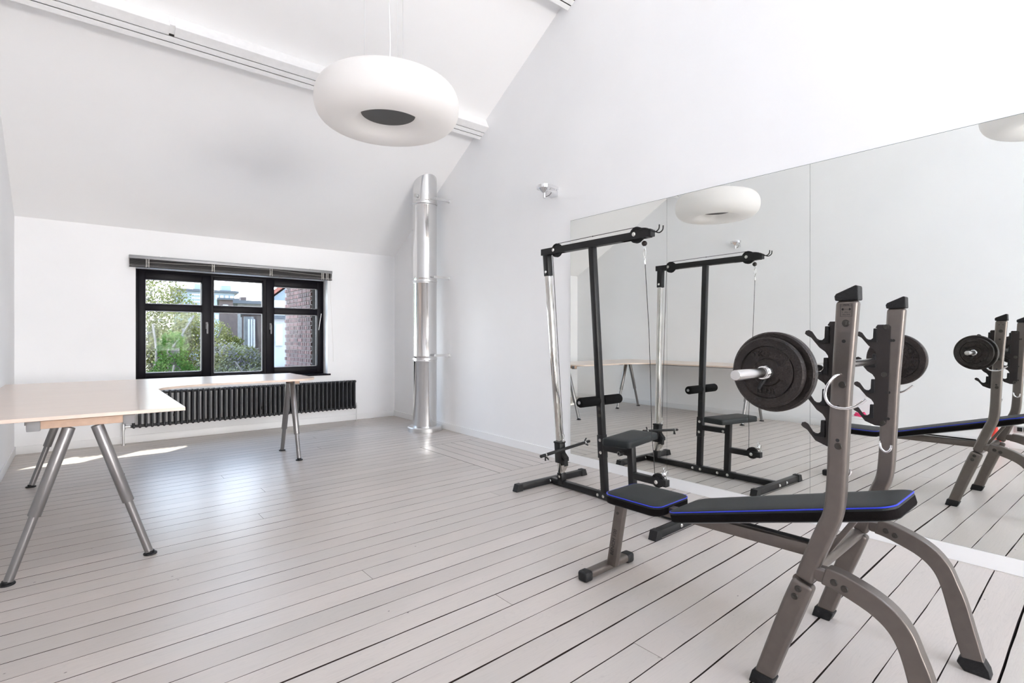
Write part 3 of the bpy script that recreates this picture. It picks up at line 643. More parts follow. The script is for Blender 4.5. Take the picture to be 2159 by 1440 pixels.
# seat, its post and side pieces
lbar('seat_bracket', P(2.80, 0.435), P(2.53, 0.435), up=(0, 0, 1)); lbar('post_clamp', P(2.81, 0.345), P(2.81, 0.535), w=0.058, h=0.058)
lbar('seat_post', P(2.52, 0.06), P(2.52, 0.535), up=(0, 1, 0))
SC = Vector((3.252, 2.512, 0.545)); rotz = Matrix.Rotation(R(11), 3, 'Z')
def pad(poly, z0, z1, frame, name, parent, piping=False, n=4, rr=0.03):
    """rounded pad; poly half sizes"""
    w, l = poly; pts = []
    for cx, cy, a0 in ((w - rr, l - rr, 0), (-w + rr, l - rr, 90), (-w + rr, -l + rr, 180), (w - rr, -l + rr, 270)):
        for k in range(n + 1): pts.append((cx + rr * math.cos(R(a0 + 90 * k / n)), cy + rr * math.sin(R(a0 + 90 * k / n))))
    h = z1 - z0; q = B(); lay = [(0.985, z0), (1.0, z0 + h * 0.12), (1.0, z1 - h * 0.22), (0.985, z1 - h * 0.06), (0.95, z1), (0.6, z1 + 0.003)]
    rings = []
    for s_, z in lay: rings.append([q.bm.verts.new(frame @ Vector((x * (w - (1 - s_) * 0.16) / w, y_ * (l - (1 - s_) * 0.16) / l, z)) if s_ > 0.7 else frame @ Vector((x * s_, y_ * s_, z))) for x, y_ in pts])
    for i in range(len(rings) - 1):
        for k in range(len(pts)): q.bm.faces.new((rings[i][k], rings[i][(k + 1) % len(pts)], rings[i + 1][(k + 1) % len(pts)], rings[i + 1][k]))
    q.bm.faces.new(rings[0][::-1]); q.bm.faces.new(rings[-1])
    return q, pts
fr_ = Matrix.Translation(SC) @ rotz.to_4x4()
q, pts = pad((0.25, 0.115), -0.022, 0.027, fr_, 'seat', lm, rr=0.028); build(q, 'seat', 'vinyl', lm, ang=50)
build(B().box(SC - Vv(0, 0, 0.026), (0.16, 0.14, 0.008), rotz), 'seat_plate', 'black', lm)
q = B().cyl(P(2.575, 0.43, -0.024), P(2.575, 0.43, -0.055), 0.007).cyl(P(2.575, 0.43, -0.05), P(2.575, 0.43, -0.085), 0.021, 0.019, seg=24, bev=0.004); build(q, 'pin_knob', 'blackcap', lm)
build(B().lathe([(0.012, -0.0865), (0.0145, -0.0865), (0.0145, -0.085), (0.012, -0.085)], P(2.575, 0.43), 'X', 20, closed=True), 'knob_ring', 'bolt', lm)
lbar('low_pulley_arm', P(2.50, 0.262), P(2.205, 0.262), up=(0, 0, 1)); bolt(P(2.285, 0.262, -0.026), r=0.013); bolt(P(2.285, 0.262, 0.026), r=0.013, d=(1, 0, 0))
pulley(P(2.285, 0.270), 0.052)
# carriage with weight bar
lbar('carriage', P(3.305, 0.215), P(3.305, 0.405), w=0.066, h=0.072); lbar('carriage_collar', P(3.305, 0.388), P(3.305, 0.406), w=0.074, h=0.080)
wb0, wb1 = Vector((2.995, 3.250, 0.318)), Vector((3.600, 3.250, 0.372)); du = (wb1 - wb0).normalized()
wb = build(B().cyl(wb0, wb1, 0.0135, seg=20, bev=0.002), 'weight_bar', 'black', lm)
for t, sgn in ((0.055, -1), (0.545, 1)):
    c = wb0 + du * t
    q = B()
    for k in range(3): q.lathe([(0.0145, -0.0015 + k * 0.003), (0.017, 0.0 + k * 0.003), (0.0145, 0.0015 + k * 0.003)], c, 'X', 18)
    cl = build(q, 'spring_collar', 'bolt', lm)
    build(B().sweep([c + Vv(0, 0, -0.015 * 1), c + Vv(-0.004, -0.005, -0.048)], 0.0065, 8).sweep([c + Vv(0.006, 0, -0.014), c + Vv(0.028, -0.01, -0.040)], 0.0065, 8) if sgn < 0 else B().sweep([c + Vv(0, 0, 0.014), c + Vv(0.018, -0.004, 0.04)], 0.0065, 8).sweep([c + Vv(0.004, 0, -0.01), c + Vv(0.036, -0.008, -0.026)], 0.0065, 8), 'collar_grip', 'blackcap', lm)
q = B().prism([(0.0, 0.0), (0.045, -0.045), (0.045, -0.075), (0.0, -0.03)], lambda a, z, t: P(3.268 - a, 0.315 + z, t), -0.024, 0.024)
build(q, 'stop_bracket', 'black', lm, smooth=False)
build(B().prism([(0, 0.03), (0.035, 0.02), (0.035, -0.03), (0, -0.045)], lambda a, z, t: P(3.268 - a, 0.225 + z, t), -0.021, 0.021), 'rubber_buffer', 'blackcap', lm, smooth=False)
build(B().prism([(0, 0.02), (0.035, 0.03), (0.035, 0.018), (0.006, -0.03), (0, -0.03)], lambda a, z, t: P(3.274 - a, 0.175 + z, t), -0.023, 0.023), 'rest_bracket', 'chromeworn', lm, smooth=False)
build(B().sweep([P(3.255, 0.405) + Vv(0, 0.012 * math.cos(R(a)), 0.018 + 0.018 * math.sin(R(a))) for a in range(0, 360, 30)], 0.003, 6, closed=True).sweep([P(3.252, 0.455) + Vv(0.009 * math.cos(R(a)), 0, 0.020 * math.sin(R(a))) for a in range(0, 360, 30)], 0.003, 6, closed=True), 'shackle', 'bolt', lm)
# cable
pts = [P(3.248, 0.47), P(3.20, 1.2) + Vv(0, -0.01, 0), Vector((x_, 3.178, 2.06))]
pts += [Vector((x_, 3.235 - 0.055 * math.cos(R(a)), 2.070 + 0.055 * math.sin(R(a)))) for a in (170, 140, 110, 90)][::-1][:0]
pts = [P(3.256, 0.475), P(3.268, 1.3), Vector((x_, 3.276, 2.05)), Vector((x_, 3.268, 2.10)), Vector((x_, 3.222, 2.126)), Vector((x_, 2.9, 2.130)), Vector((x_, 2.385, 2.133)), Vector((x_, 2.345, 2.118)), Vector((x_, 2.329, 2.085)), Vector((x_, 2.33, 2.03))]
build(B().sweep(pts, 0.0026, 8), 'cable', 'ink', lm)
build(B().sphere((x_, 2.815, 2.130), 0.005), 'cable_stop', 'ink', lm)
xb = lx(2.0)
build(B().sphere((xb, 2.322, 2.005), 0.020), 'cable_ball', 'iron', lm)
def link(c, w, h, ax, r=0.0028):
    c = Vector(c); return B().sweep([c + (Vv(w * math.cos(R(a)), 0, h * math.sin(R(a))) if ax else Vv(0, w * math.cos(R(a)), h * math.sin(R(a)))) for a in range(0, 360, 24)], r, 6, closed=True)
build(link((xb, 2.320, 1.972), 0.009, 0.014, 1), 'chain_link', 'bolt', lm); build(link((xb, 2.319, 1.935), 0.010, 0.030, 0), 'carabiner', 'bolt', lm); build(link((xb, 2.318, 1.897), 0.009, 0.012, 1), 'cable_eye', 'bolt', lm)
build(B().cyl((xb, 2.318, 1.885), (xb + 0.003, 2.318, 1.855), 0.0055, seg=10), 'ferrule', 'bolt', lm)
build(B().sweep([(xb + 0.003, 2.318, 1.86), P(2.316, 1.37, 0.004), P(2.322, 0.98, 0.006), P(2.330, 0.60, 0.006), P(2.321, 0.45, 0.006), P(2.318, 0.29, 0.006)], 0.0024, 8), 'cable', 'ink', lm)
cb = P(2.232, 0.325)
build(B().sphere(cb, 0.019), 'cable_ball', 'chrome', lm); build(link(cb + Vv(0, 0, 0.033), 0.010, 0.014, 1, 0.003), 'chain_link', 'bolt', lm); build(link(cb + Vv(0.006, -0.020, -0.004), 0.012, 0.030, 1, 0.0032), 'carabiner', 'bolt', lm)
# two bar hooks at the end of the top beam
for dx in (-0.022, 0.024):
    pts = crom([Vector((x_ + dx, 2.33, 2.113)), Vector((x_ + dx, 2.28, 2.104)), Vector((x_ + dx, 2.235, 2.078)), Vector((x_ + dx, 2.205, 2.070)), Vector((x_ + dx, 2.180, 2.086)), Vector((x_ + dx, 2.176, 2.115))], 4)
    build(B().sweep(pts, 0.0045, 14), 'bar_hook', 'ink', lm)
build(B().span((x_ - 0.024, 2.29, 2.098), (x_ + 0.024, 2.36, 2.108), 0.003), 'hook_plate', 'black', lm)

# ------------------------------------------------------------------ squat rack with weight bench (local frame: X across, Y towards the seat)
rk = thing('weight_bench_rack', (1.99, 0.97, 0), 'bronze grey weight bench with two tall uprights and a black padded seat', 'weight bench', rz=R(1.5))
ORG[rk] = Vector((0, 0, 0))
def pr(poly, u0, u1, dv=0.0): return B().prism(poly, lambda a, c, t: (t, a + dv, c), u0, u1)
UL = [(-0.291, 1.447), (-0.281, 1.269), (-0.272, 1.10), (-0.266, 1.00), (-0.261, 0.846), (-0.254, 0.745), (-0.245, 0.70), (-0.229, 0.661), (-0.190, 0.555), (-0.158, 0.460)]
UR_ = [(-0.215, 0.440), (-0.236, 0.50), (-0.286, 0.635), (-0.306, 0.695), (-0.317, 0.76), (-0.323, 0.874), (-0.334, 1.11), (-0.343, 1.242), (-0.358, 1.447)]
LL = [(-0.152, 0.452), (-0.118, 0.365), (-0.060, 0.19), (-0.012, 0.042)]; LR = [(-0.083, 0.038), (-0.130, 0.175), (-0.185, 0.325), (-0.222, 0.432)]
arcT = [(-0.262, 0.521), (-0.30, 0.517), (-0.343, 0.506), (-0.409, 0.481), (-0.464, 0.446), (-0.505, 0.396), (-0.530, 0.335), (-0.555, 0.268), (-0.582, 0.160), (-0.612, 0.040)]
arcB = [(-0.543, 0.040), (-0.515, 0.145), (-0.494, 0.235), (-0.478, 0.298), (-0.460, 0.347), (-0.432, 0.385), (-0.386, 0.416), (-0.31, 0.445), (-0.272, 0.456), (-0.246, 0.460)]
sm = lambda pts, n=3: [tuple(v) for v in crom([Vector(p) for p in pts], n)]
for u0, dv, inn in ((0.0, 0.0, 1), (0.70, 0.02, -1)):
    u1 = u0 + 0.045
    up = build(pr(sm(UL) + sm(UR_), u0, u1, dv), 'upright', 'bronze', rk, local=True, bevel=0.014, bseg=4)
    build(pr(sm(LL) + sm(LR), u0 - 0.0035, u1 + 0.0035, dv), 'front_leg', 'bronze', rk, local=True, bevel=0.015, bseg=4)
    build(pr([(-0.0755 + 0.002, 0.047), (-0.008, 0.050), (0.006, 0.0), (-0.070, 0.0), (-0.087, 0.040)], u0 - 0.006, u1 + 0.006, dv), 'foot_cap', 'blackcap', rk, local=True, bevel=0.005)
    build(pr(sm(arcT) + sm(arcB), u0 - 0.0035, u1 + 0.0035, dv), 'rear_leg', 'bronze', rk, local=True, bevel=0.016, bseg=4)
    build(pr([(-0.215, 0.512), (-0.272, 0.514), (-0.280, 0.508), (-0.280, 0.460), (-0.255, 0.462), (-0.225, 0.462)], u0, u1, dv), 'leg_stub', 'bronze', rk, local=True, bevel=0.010, bseg=3)
    build(pr([(-0.607, 0.060), (-0.535, 0.052), (-0.525, 0.028), (-0.548, 0.0), (-0.630, 0.0), (-0.624, 0.030)], u0 - 0.006, u1 + 0.006, dv), 'foot_cap', 'blackcap', rk, local=True, bevel=0.005)
    build(pr([(-0.290, 1.446), (-0.288, 1.462), (-0.293, 1.470), (-0.352, 1.497), (-0.359, 1.493), (-0.360, 1.446)], u0 - 0.002, u1 + 0.002, dv), 'top_cap', 'blackcap', rk, local=True, bevel=0.006)
    ui = (u1 + 0.0005) if inn > 0 else (u0 - 0.0055)
    # hook plate with four cradles
    poly = [(-0.252, 1.364), (-0.260, 1.377), (-0.300, 1.377), (-0.308, 1.368), (-0.299, 1.055), (-0.294, 0.965), (-0.290, 0.946), (-0.277, 0.935), (-0.250, 0.935)]
    tipz = 1.000; k4 = []
    for i, zt4 in enumerate((1.000, 1.111, 1.222, 1.335)):
        sh = zt4 - 1.000
        hookp = [(-0.213, 0.950), (-0.186, 0.985), (-0.172, 0.993), (-0.165, 1.000), (-0.168, 1.010), (-0.178, 1.013), (-0.189, 1.007), (-0.205, 0.982), (-0.213, 0.977), (-0.222, 0.977), (-0.231, 0.984), (-0.234, 1.026), (-0.246, 1.026)]
        s4 = -0.013 * i / 3
        poly += [(a + s4, z + sh) for a, z in hookp]
        if i < 3: poly += [(-0.245 + s4, 1.034 + sh), (-0.236 + s4, 1.048 + sh)]
    hp = build(pr(poly, ui, ui + 0.005, dv), 'hook_plate', 'hook', rk, local=True, smooth=False, bevel=0.001)
    for i in range(4):
        sh = i * 0.1115; s4 = -0.013 * i / 3
        cu = [(-0.246, 1.026), (-0.233, 1.026), (-0.231, 0.984), (-0.222, 0.975), (-0.212, 0.975), (-0.203, 0.981), (-0.212, 0.966), (-0.246, 0.966)]
        build(pr([(a + s4, z + sh) for a, z in cu], ui - 0.006, ui + 0.011, dv), 'cradle_liner', 'blackcap', hp, local=True, smooth=False, bevel=0.0015)
    fo = (u0 - 0.0005) if inn > 0 else (u1 + 0.0005); dd = (-1, 0, 0) if inn > 0 else (1, 0, 0)
    def rb(a, z, uu, d, m_='darkbolt', r=0.012): build(B().cyl((uu, a + dv, z), (uu + d[0] * 0.004, a + dv, z), r, r * 0.85, seg=20).cyl((uu + d[0] * 0.0035, a + dv, z), (uu + d[0] * 0.0055, a + dv, z), r * 0.5, seg=6), 'bolt', m_, rk, local=True)
    for a, z in ((-0.323, 1.369), (-0.312, 1.160), (-0.300, 0.949)): rb(a, z, fo, dd)
    for a, z in ((-0.173, 0.417), (-0.161, 0.386), (-0.288, 0.480), (-0.320, 0.469)): rb(a, z, fo + dd[0] * 0.0035, dd)
    fi = ui + (0.0055 if inn > 0 else -0.0005); di = (-dd[0], 0, 0)
    for a, z in ((-0.291, 1.367), (-0.284, 1.160), (-0.279, 0.950)): rb(a, z, fi, di, r=0.011)
    if inn < 0:
        for a, z in ((-0.290, 0.482), (-0.322, 0.471)): rb(a, z, u0 - 0.004, (-1, 0, 0))
        for a, z in ((-0.308, 0.0), ): pass
    for a, z in ((-0.317, 1.308), (-0.300, 1.083), (-0.298, 0.969)):
        build(B().cyl((u0 - 0.0008, a + dv, z), (u1 + 0.0008, a + dv, z), 0.006, seg=16), 'bolt_hole', 'ink', rk, local=True)
        build(B().cyl((ui - 0.0008, a + dv + 0.008, z), (ui + 0.0058, a + dv + 0.008, z), 0.006, seg=16), 'bolt_hole', 'ink', rk, local=True)
    # chrome holders: a long J outside and a small U inside
    s = -1 if inn > 0 else 1; ub = u0 if inn > 0 else u1
    pts = crom([Vector((ub, -0.309, 1.196)), Vector((ub + s * 0.03, -0.300, 1.190)), Vector((ub + s * 0.045, -0.283, 1.160)), Vector((ub + s * 0.05, -0.276, 1.128)), Vector((ub + s * 0.05, -0.286, 1.100)), Vector((ub + s * 0.05, -0.309, 1.087)), Vector((ub + s * 0.05, -0.344, 1.087)), Vector((ub + s * 0.05, -0.371, 1.100)), Vector((ub + s * 0.05, -0.396, 1.122))], 4)
    if inn < 0: pts = [p + Vv(0.0, 0.03, -0.01) for p in pts]
    build(B().sweep([p + Vv(0, dv, 0) for p in pts], 0.005, 16), 'bar_holder', 'chrome', rk, local=True)
    ux = u1 if inn > 0 else u0
    pts = crom([Vector((ux, -0.272 + dv, 0.868)), Vector((ux - s * 0.022, -0.274 + dv, 0.862)), Vector((ux - s * 0.030, -0.280 + dv, 0.842)), Vector((ux - s * 0.030, -0.296 + dv, 0.830)), Vector((ux - s * 0.030, -0.312 + dv, 0.842)), Vector((ux - s * 0.030, -0.316 + dv, 0.862))], 4)
    build(B().sweep(pts, 0.005, 16), 'safety_hook', 'chrome', rk, local=True)
# sticker on each outer face
for u_, s in ((-0.0012, -1), (0.7462, 1)):
    dv = 0 if s < 0 else 0.02
    fr4 = Matrix(((0, 0, s, 0), (s * 1.0, 0, 0, 0), (0, 1, 0, 0), (0, 0, 0, 1)))     # text X -> +-local Y
    base = Matrix.Translation((u_, -0.3245 + dv, 1.413))
    q = B(); w, h, t = 0.0178, 0.0215, 0.0009
    for a in (((-w, -h), (w, -h + t)), ((-w, h - t), (w, h)), ((-w, -h), (-w + t, h)), ((w - t, -h), (w, h)), ((-w, h - 0.0075), (w, h - 0.0068)), ((-0.012, 0.0028), (0.012, 0.0036)), ((-0.012, -0.0095), (0.012, -0.009)), ((-0.012, -0.0095), (-0.0116, -0.003)), ((0.0116, -0.0095), (0.012, -0.003))):
        q.span((u_ - 0.0003, -0.3245 + dv + a[0][0], 1.413 + a[0][1]), (u_ + 0.0003, -0.3245 + dv + a[1][0], 1.413 + a[1][1]))
    for sg in (-1, 1):
        q.prism([(0.008, 0.0062), (0.011, 0.0075), (0.0145, 0.0032), (0.011, -0.001), (0.008, 0.0002)], lambda a, z, t_: (u_ + t_, -0.3245 + dv + sg * a, 1.413 + z), -0.0003, 0.0003)
    build(q, 'sticker', 'ink', rk, local=True, smooth=False)
    for tx, sz, dz in (('MAXI', 0.0070, 0.0176), ('1,75 m', 0.0040, -0.0065), ('100 kg / 220 lbs', 0.0038, -0.0150)):
        text_part('lettering', tx, sz, Matrix.Translation((u_, -0.3245 + dv, 1.413 + dz)) @ fr4, 'ink', rk, 0.0003, local=True)
# cross bar, spine, front leg
build(B().cyl((0.03, -0.165, 0.435), (0.72, -0.158, 0.435), 0.0235, seg=28), 'cross_bar', 'bronze', rk, local=True)
build(B().bar((0.34, 0.93, 0.432), (0.34, -0.16, 0.447), 0.05, 0.052, up=(0, 0, 1), bev=0.006), 'spine', 'bronze', rk, local=True)
build(B().span((0.333, -0.09, 0.474), (0.347, 0.45, 0.484), 0.001), 'rail_slot', 'blackcap', rk, local=True)
build(B().bar((0.34, 0.862, 0.425), (0.34, 0.927, 0.045), 0.042, 0.062, up=(0, 1, 0), bev=0.010), 'front_support', 'bronze', rk, local=True)
lt = Matrix.Translation((0.3184, 0.905, 0.185))
a_ = math.atan2(0.38, -0.065)
rot = Matrix(((0, 0, -1, 0), (math.cos(a_), math.sin(a_), 0, 0), (math.sin(a_), -math.cos(a_), 0, 0), (0, 0, 0, 1)))
text_part('lettering', 'BENCH 100', 0.030, lt @ rot, 'ink', rk, 0.0004, local=True)
build(B().cyl((0.319, 0.877, 0.352), (0.3165, 0.877, 0.352), 0.008), 'bolt', 'darkbolt', rk, local=True)
build(B().span((0.165, 0.938, 0.010), (0.515, 0.996, 0.052), 0.014, 4), 'foot_bar', 'bronze', rk, local=True)
for x in (0.155, 0.525): build(B().span((x - 0.032, 0.934, 0.0), (x + 0.032, 1.000, 0.056), 0.016, 4), 'foot_cap', 'blackcap', rk, local=True)
# padded seat and inclined back rest with blue piping
def padded(name, frame, w, l, z0, z1, rr):
    q, pts = pad((w, l), z0, z1, frame, name, rk, rr=rr, n=6)
    o = build(q, name, 'vinyl', rk, local=True, ang=50)
    h = z1 - z0
    build(B().sweep([frame @ Vector((x * (1 - 0.0008 / w), y_ * (1 - 0.0008 / l), z1 - h * 0.10)) for x, y_ in pts], 0.0028, 8, closed=True), 'piping', 'blue', o, local=True)
    build(pad((w + 0.0006, l + 0.0006), z0 + 0.002, z1 - h * 0.17, frame, name, rk, rr=rr, n=6)[0], 'side_band', 'fabric', o, local=True, ang=50)
    build(B().prism([(x * 0.9, y_ * 0.9) for x, y_ in pts], lambda a, c, t: frame @ Vector((a, c, t)), z0 - 0.006, z0 + 0.002), 'base_board', 'greyplastic', o, local=True, smooth=False)
padded('seat', Matrix.Translation((0.375, 0.728, 0.482)), 0.155, 0.172, -0.052, 0.0, 0.05)
inc = math.atan2(0.722 - 0.481, 1.463 - 0.582); L2 = 0.5 * math.hypot(0.915, 0.245)
fb = Matrix.Translation((0.365, 0.046, 0.604)) @ Matrix.Rotation(-inc, 4, 'X')
padded('backrest', fb, 0.165, L2, -0.052, 0.0, 0.055)
build(B().bar((0.34, 0.47, 0.440), (0.34, -0.30, 0.635), 0.04, 0.022, up=(0, 0, 1), bev=0.004), 'backrest_rail', 'bronze', rk, local=True)
build(B().bar((0.34, -0.16, 0.455), (0.34, -0.26, 0.615), 0.03, 0.020, up=(0, 1, 0), bev=0.004), 'backrest_strut', 'bronze', rk, local=True)
build(B().span((0.30, 0.60, 0.405), (0.38, 0.86, 0.43), 0.003), 'seat_carrier', 'bronze', rk, local=True)

# ------------------------------------------------------------------ barbell, plates, clips
def RL(u, v, z):
    t = R(1.5); return Vector((1.99 + u * math.cos(t) - v * math.sin(t), 0.97 + u * math.sin(t) + v * math.cos(t), z))
BZ = 1.2145; BV = -0.2265 + 0.004
bbl = thing('barbell_bar', RL(0.3725, BV, BZ), 'chrome barbell resting across the second pair of hooks', 'barbell', rz=R(1.5)); ORG[bbl] = Vector((0, 0, 0))
UA, UB = -0.58, 0.58
build(B().cyl((-0.955, 0, 0), (0.955, 0, 0), 0.0148, seg=32, bev=0.002), 'bar', 'barsteel', bbl, local=True)
for s in (-1, 1):
    build(B().cyl((s * 0.650, 0, 0), (s * 0.664, 0, 0), 0.024, seg=24, bev=0.002), 'inner_collar', 'chrome', bbl, local=True)
def plate_disc(u, rad, th, label, face, words=None, front=True):
    t = thing('weight_plate', RL(0.3725 + u, BV, BZ), label, 'weight plate', 'weight plates on the barbell', rz=R(1.5)); ORG[t] = Vector((0, 0, 0))
    h = th / 2; r = rad
    q = B().lathe([(0.0152, -h * 0.9), (0.040, -h * 0.9), (0.043, -h * 0.35), (r * 0.73, -h * 0.35), (r * 0.755, -h * 0.95), (r * 0.96, -h), (r, -h * 0.7), (r, h * 0.7), (r * 0.96, h), (r * 0.755, h * 0.95), (r * 0.73, h * 0.35), (0.043, h * 0.35), (0.040, h * 0.9), (0.0152, h * 0.9)], (0, 0, 0), 'X', 72, closed=True)
    build(q, 'disc', 'iron', t, local=True, ang=30)
    build(B().lathe([(0.0155, -h - 0.0015), (0.020, -h - 0.0015), (0.020, h + 0.0015), (0.0155, h + 0.0015)], (0, 0, 0), 'X', 32, closed=True), 'hub_ring', 'chrome' if front else 'iron', t, local=True)
    s = face; fx = s * (h * 0.35 + 0.0005)
    # raised map-like panel on one side
    if words is None:
        poly = [(0.72 * math.cos(R(a)), 0.72 * math.sin(R(a))) for a in range(-58, 33, 6)] + [(0.50, 0.36), (0.42, 0.22), (0.30, 0.17), (0.31, 0.0), (0.27, -0.08), (0.36, -0.20), (0.50, -0.20), (0.55, -0.32), (0.46, -0.50)]
        build(B().prism([(a * r, c * r) for a, c in poly], lambda a, c, t_: (t_, s * a, c), fx, fx + s * h * 0.5), 'raised_panel', 'iron', t, local=True, smooth=False, bevel=0.0015)
        for (tx, a0, sz, rr_) in (('5 KG', 112, 0.024, 0.56), ('11 LB', 262, 0.024, 0.55), ('10', 200, 0.016, 0.6)):
            a = R(a0); cy, cz = rr_ * r * math.cos(a) * s * -1 * -1, rr_ * r * math.sin(a)
            mw = Matrix.Translation((fx, cy * (1 if s > 0 else 1), cz)) @ Matrix(((0, 0, s, 0), (s, 0, 0, 0), (0, 1, 0, 0), (0, 0, 0, 1)))
            text_part('lettering', tx, sz, mw, 'iron', t, 0.003, local=True)
    else:
        n = len(words)
        for i, ch in enumerate(words):
            if ch == ' ': continue
            a = R(58 - i * 16.2) if s < 0 else R(58 - i * 16.2)
            # letters around the rim read clockwise seen from the -X side when s < 0
            er = Vector((0, -s * -1 * math.sin(a) * 1.0, math.cos(a))) if False else None
            ca, sa = math.cos(a), math.sin(a)
            up = Vector((0, s * ca, sa)); rt = Vector((0, s * sa, -ca)); pos = up * (0.545 * r) + Vector((fx, 0, 0))
            # rt x up must point along the face normal
            mw = Matrix.Translation(pos) @ Matrix(((rt.x, up.x, s, 0), (rt.y, up.y, 0, 0), (rt.z, up.z, 0, 0), (0, 0, 0, 1)))
            text_part('lettering', ch, 0.030, mw, 'iron', t, 0.0045, local=True)
        build(B().lathe([(r * 0.70, fx), (r * 0.72, fx + s * 0.002), (r * 0.74, fx)], (0, 0, 0), 'X', 64), 'rim_line', 'iron', t, local=True) if False else None
    return t
plate_disc(-0.742, 0.1065, 0.022, 'smaller black iron plate, outermost on the near end of the barbell', -1)
plate_disc(-0.703, 0.1235, 0.030, 'larger black iron plate behind the small one, near end of the barbell', 1, 'LONSDALE 10KG', front=False)
plate_disc(0.703, 0.1235, 0.030, 'larger black iron plate with raised letters, far end of the barbell', -1, 'LONSDALE 10KG', front=False)
plate_disc(0.742, 0.1065, 0.022, 'smaller black iron plate, outermost on the mirror end of the barbell', 1)
for s, l in ((-1, 'spring clip with black grips on the near end of the barbell'), (1, 'spring clip with black grips on the mirror end of the barbell')):
    t = thing('spring_clip', RL(0.3725 + s * 0.775, BV, BZ), l, 'clip', 'barbell spring clips', rz=R(1.5)); ORG[t] = Vector((0, 0, 0))
    pts = [(s * (-0.012 + 0.024 * k / 54), 0.0175 * math.cos(R(k * 20)), 0.0175 * math.sin(R(k * 20))) for k in range(55)]
    build(B().sweep(pts, 0.0022, 8), 'coil', 'chrome', t, local=True)
    build(B().cyl((s * 0.010, 0.016, -0.010), (s * 0.020, 0.046, -0.020), 0.0048, seg=12, bev=0.001).cyl((s * -0.008, -0.002, -0.018), (s * 0.002, 0.014, -0.050), 0.0055, seg=12, bev=0.001), 'grip', 'blackcap', t, local=True)

# ------------------------------------------------------------------ small things by the left wall (seen in the mirror)
t = thing('storage_box', (-0.42, 2.55, 0), 'low white box on the floor by the left wall, seen in the mirror', 'box')
build(B().span((-0.54, 2.38, 0), (-0.30, 2.72, 0.19), 0.004), 'box_body', 'white', t); build(B().span((-0.545, 2.375, 0.19), (-0.295, 2.725, 0.215), 0.004), 'lid', 'white', t)
t = thing('exercise_strap', (-0.42, 2.55, 0.215), 'bright pink coiled exercise strap lying on the white box', 'strap')
q = B()
for k in range(3): q.sweep([Vector((-0.42 + (0.05 + 0.008 * k) * math.cos(R(a)), 2.55 + (0.07 - 0.01 * k) * math.sin(R(a)), 0.229 + k * 0.016 + 0.008 * math.sin(R(2 * a)))) for a in range(0, 360, 20)], 0.009, 8, closed=True)
build(q, 'strap_loop', 'pink', t)
t = thing('safety_cone', (-0.42, 1.143, 0), 'small red cone standing by the left wall, seen in the mirror', 'cone')
build(B().cyl((-0.42, 1.143, 0.012), (-0.42, 1.143, 0.325), 0.062, 0.004, seg=32), 'cone_body', 'red', t); build(B().span((-0.49, 1.073, 0), (-0.35, 1.213, 0.014), 0.003), 'base', 'blackcap', t)

# ------------------------------------------------------------------ outside: brick building right of the window
bw = thing('brick_building', (2.85, 9.2, -3), 'red brown brick side wall just outside the right-hand window pane', 'building')
YW0, YW1, ZW0, ZW1 = 8.50, 9.90, 0.45, 2.28
build(B().span((2.862, YW0, -6), (4.6, YW1, ZW1)), 'wall', 'brickmortar', bw, smooth=False)
bz = ZW0; row = 0
def brickmesh(w):
    b = B().span((-0.012, 0, 0), (0.012, w, 0.054), 0.003, 1); bm = b.bm; me = bpy.data.meshes.new('brick'); bmesh.ops.recalc_face_normals(bm, faces=bm.faces); bm.to_mesh(me); bm.free(); me.materials.append(M['brick']); return me
bms, bmh = brickmesh(0.200), brickmesh(0.093)
while bz < ZW1 - 0.05:
    st = row % 2 == 0; w = 0.215 if st else 0.108; yy = YW0 + (0.02 if st else 0.0)
    while yy < YW1 - w * 0.5:
        o = bpy.data.objects.new('brick', bms if st else bmh); COL.objects.link(o); o.parent = bw
        o.location = (Vector((2.858 + random.uniform(-0.002, 0.002), min(yy, YW1 - w + 0.012), bz)) - ORG[bw]); yy += w
    bz += 0.067; row += 1
build(B().span((2.80, YW0, ZW1), (4.7, YW1 + 0.05, ZW1 + 0.05)), 'coping', 'zinc', bw, smooth=False)

def block(x0, x1, y0, y1, z0, z1, sh=None):
    sh = x0 / y0 if sh is None else sh; d = (y1 - y0) * sh
    return B().prism([(x0, y0), (x1, y0), (x1 + d, y1), (x0 + d, y1)], lambda a, c, t: (a, c, t), z0, z1)
def house(name, label, x0, x1, y0, y1, z0, z1, m, roof=None, rm='roofdark', over=0.3):
    t = thing(name, ((x0 + x1) / 2, (y0 + y1) / 2, z0), label, 'building')
    build(block(x0, x1, y0, y1, z0, z1), 'wall', m, t, smooth=False)
    if roof: build(block(x0 - over, x1 + over, y0 - over, y1 + over, z1, z1 + roof, x0 / y0), 'roof', rm, t, smooth=False)
    return t
t = house('apartment_block', 'blue grey apartment block with flat roof in the far distance', 7.0, 12.3, 60, 72, -8, 5.9, 'blockgrey', 0.22, over=0.35)
for x in (8.9, 11.3): build(B().span((x, 61, 6.1), (x + 0.9, 62, 6.75)), 'chimney', 'blockgrey', t, smooth=False)
wm = None
for x in (10.55, 11.0, 11.45, 11.9):
    for z in (5.2, 4.2, 3.2): build(B().span((x, 59.93, z), (x + 0.28, 60.0, z + 0.42)), 'window', 'winglass', t, smooth=False)
for k in range(8): build(B().span((8.5, 59.92, 3.0 + k * 0.36), (10.2, 60, 3.16 + k * 0.36)), 'balcony_rail', 'whiterender', t, smooth=False)
t = house('brown_brick_house', 'brown brick house with a dark flat roof before the apartment block', 5.45, 6.4, 30, 36, -8, 3.25, 'brownbrick', 0.10, over=0.12)
build(B().span((5.62, 29.95, 2.6), (5.85, 30.0, 3.0)), 'window', 'winglass', t, smooth=False)
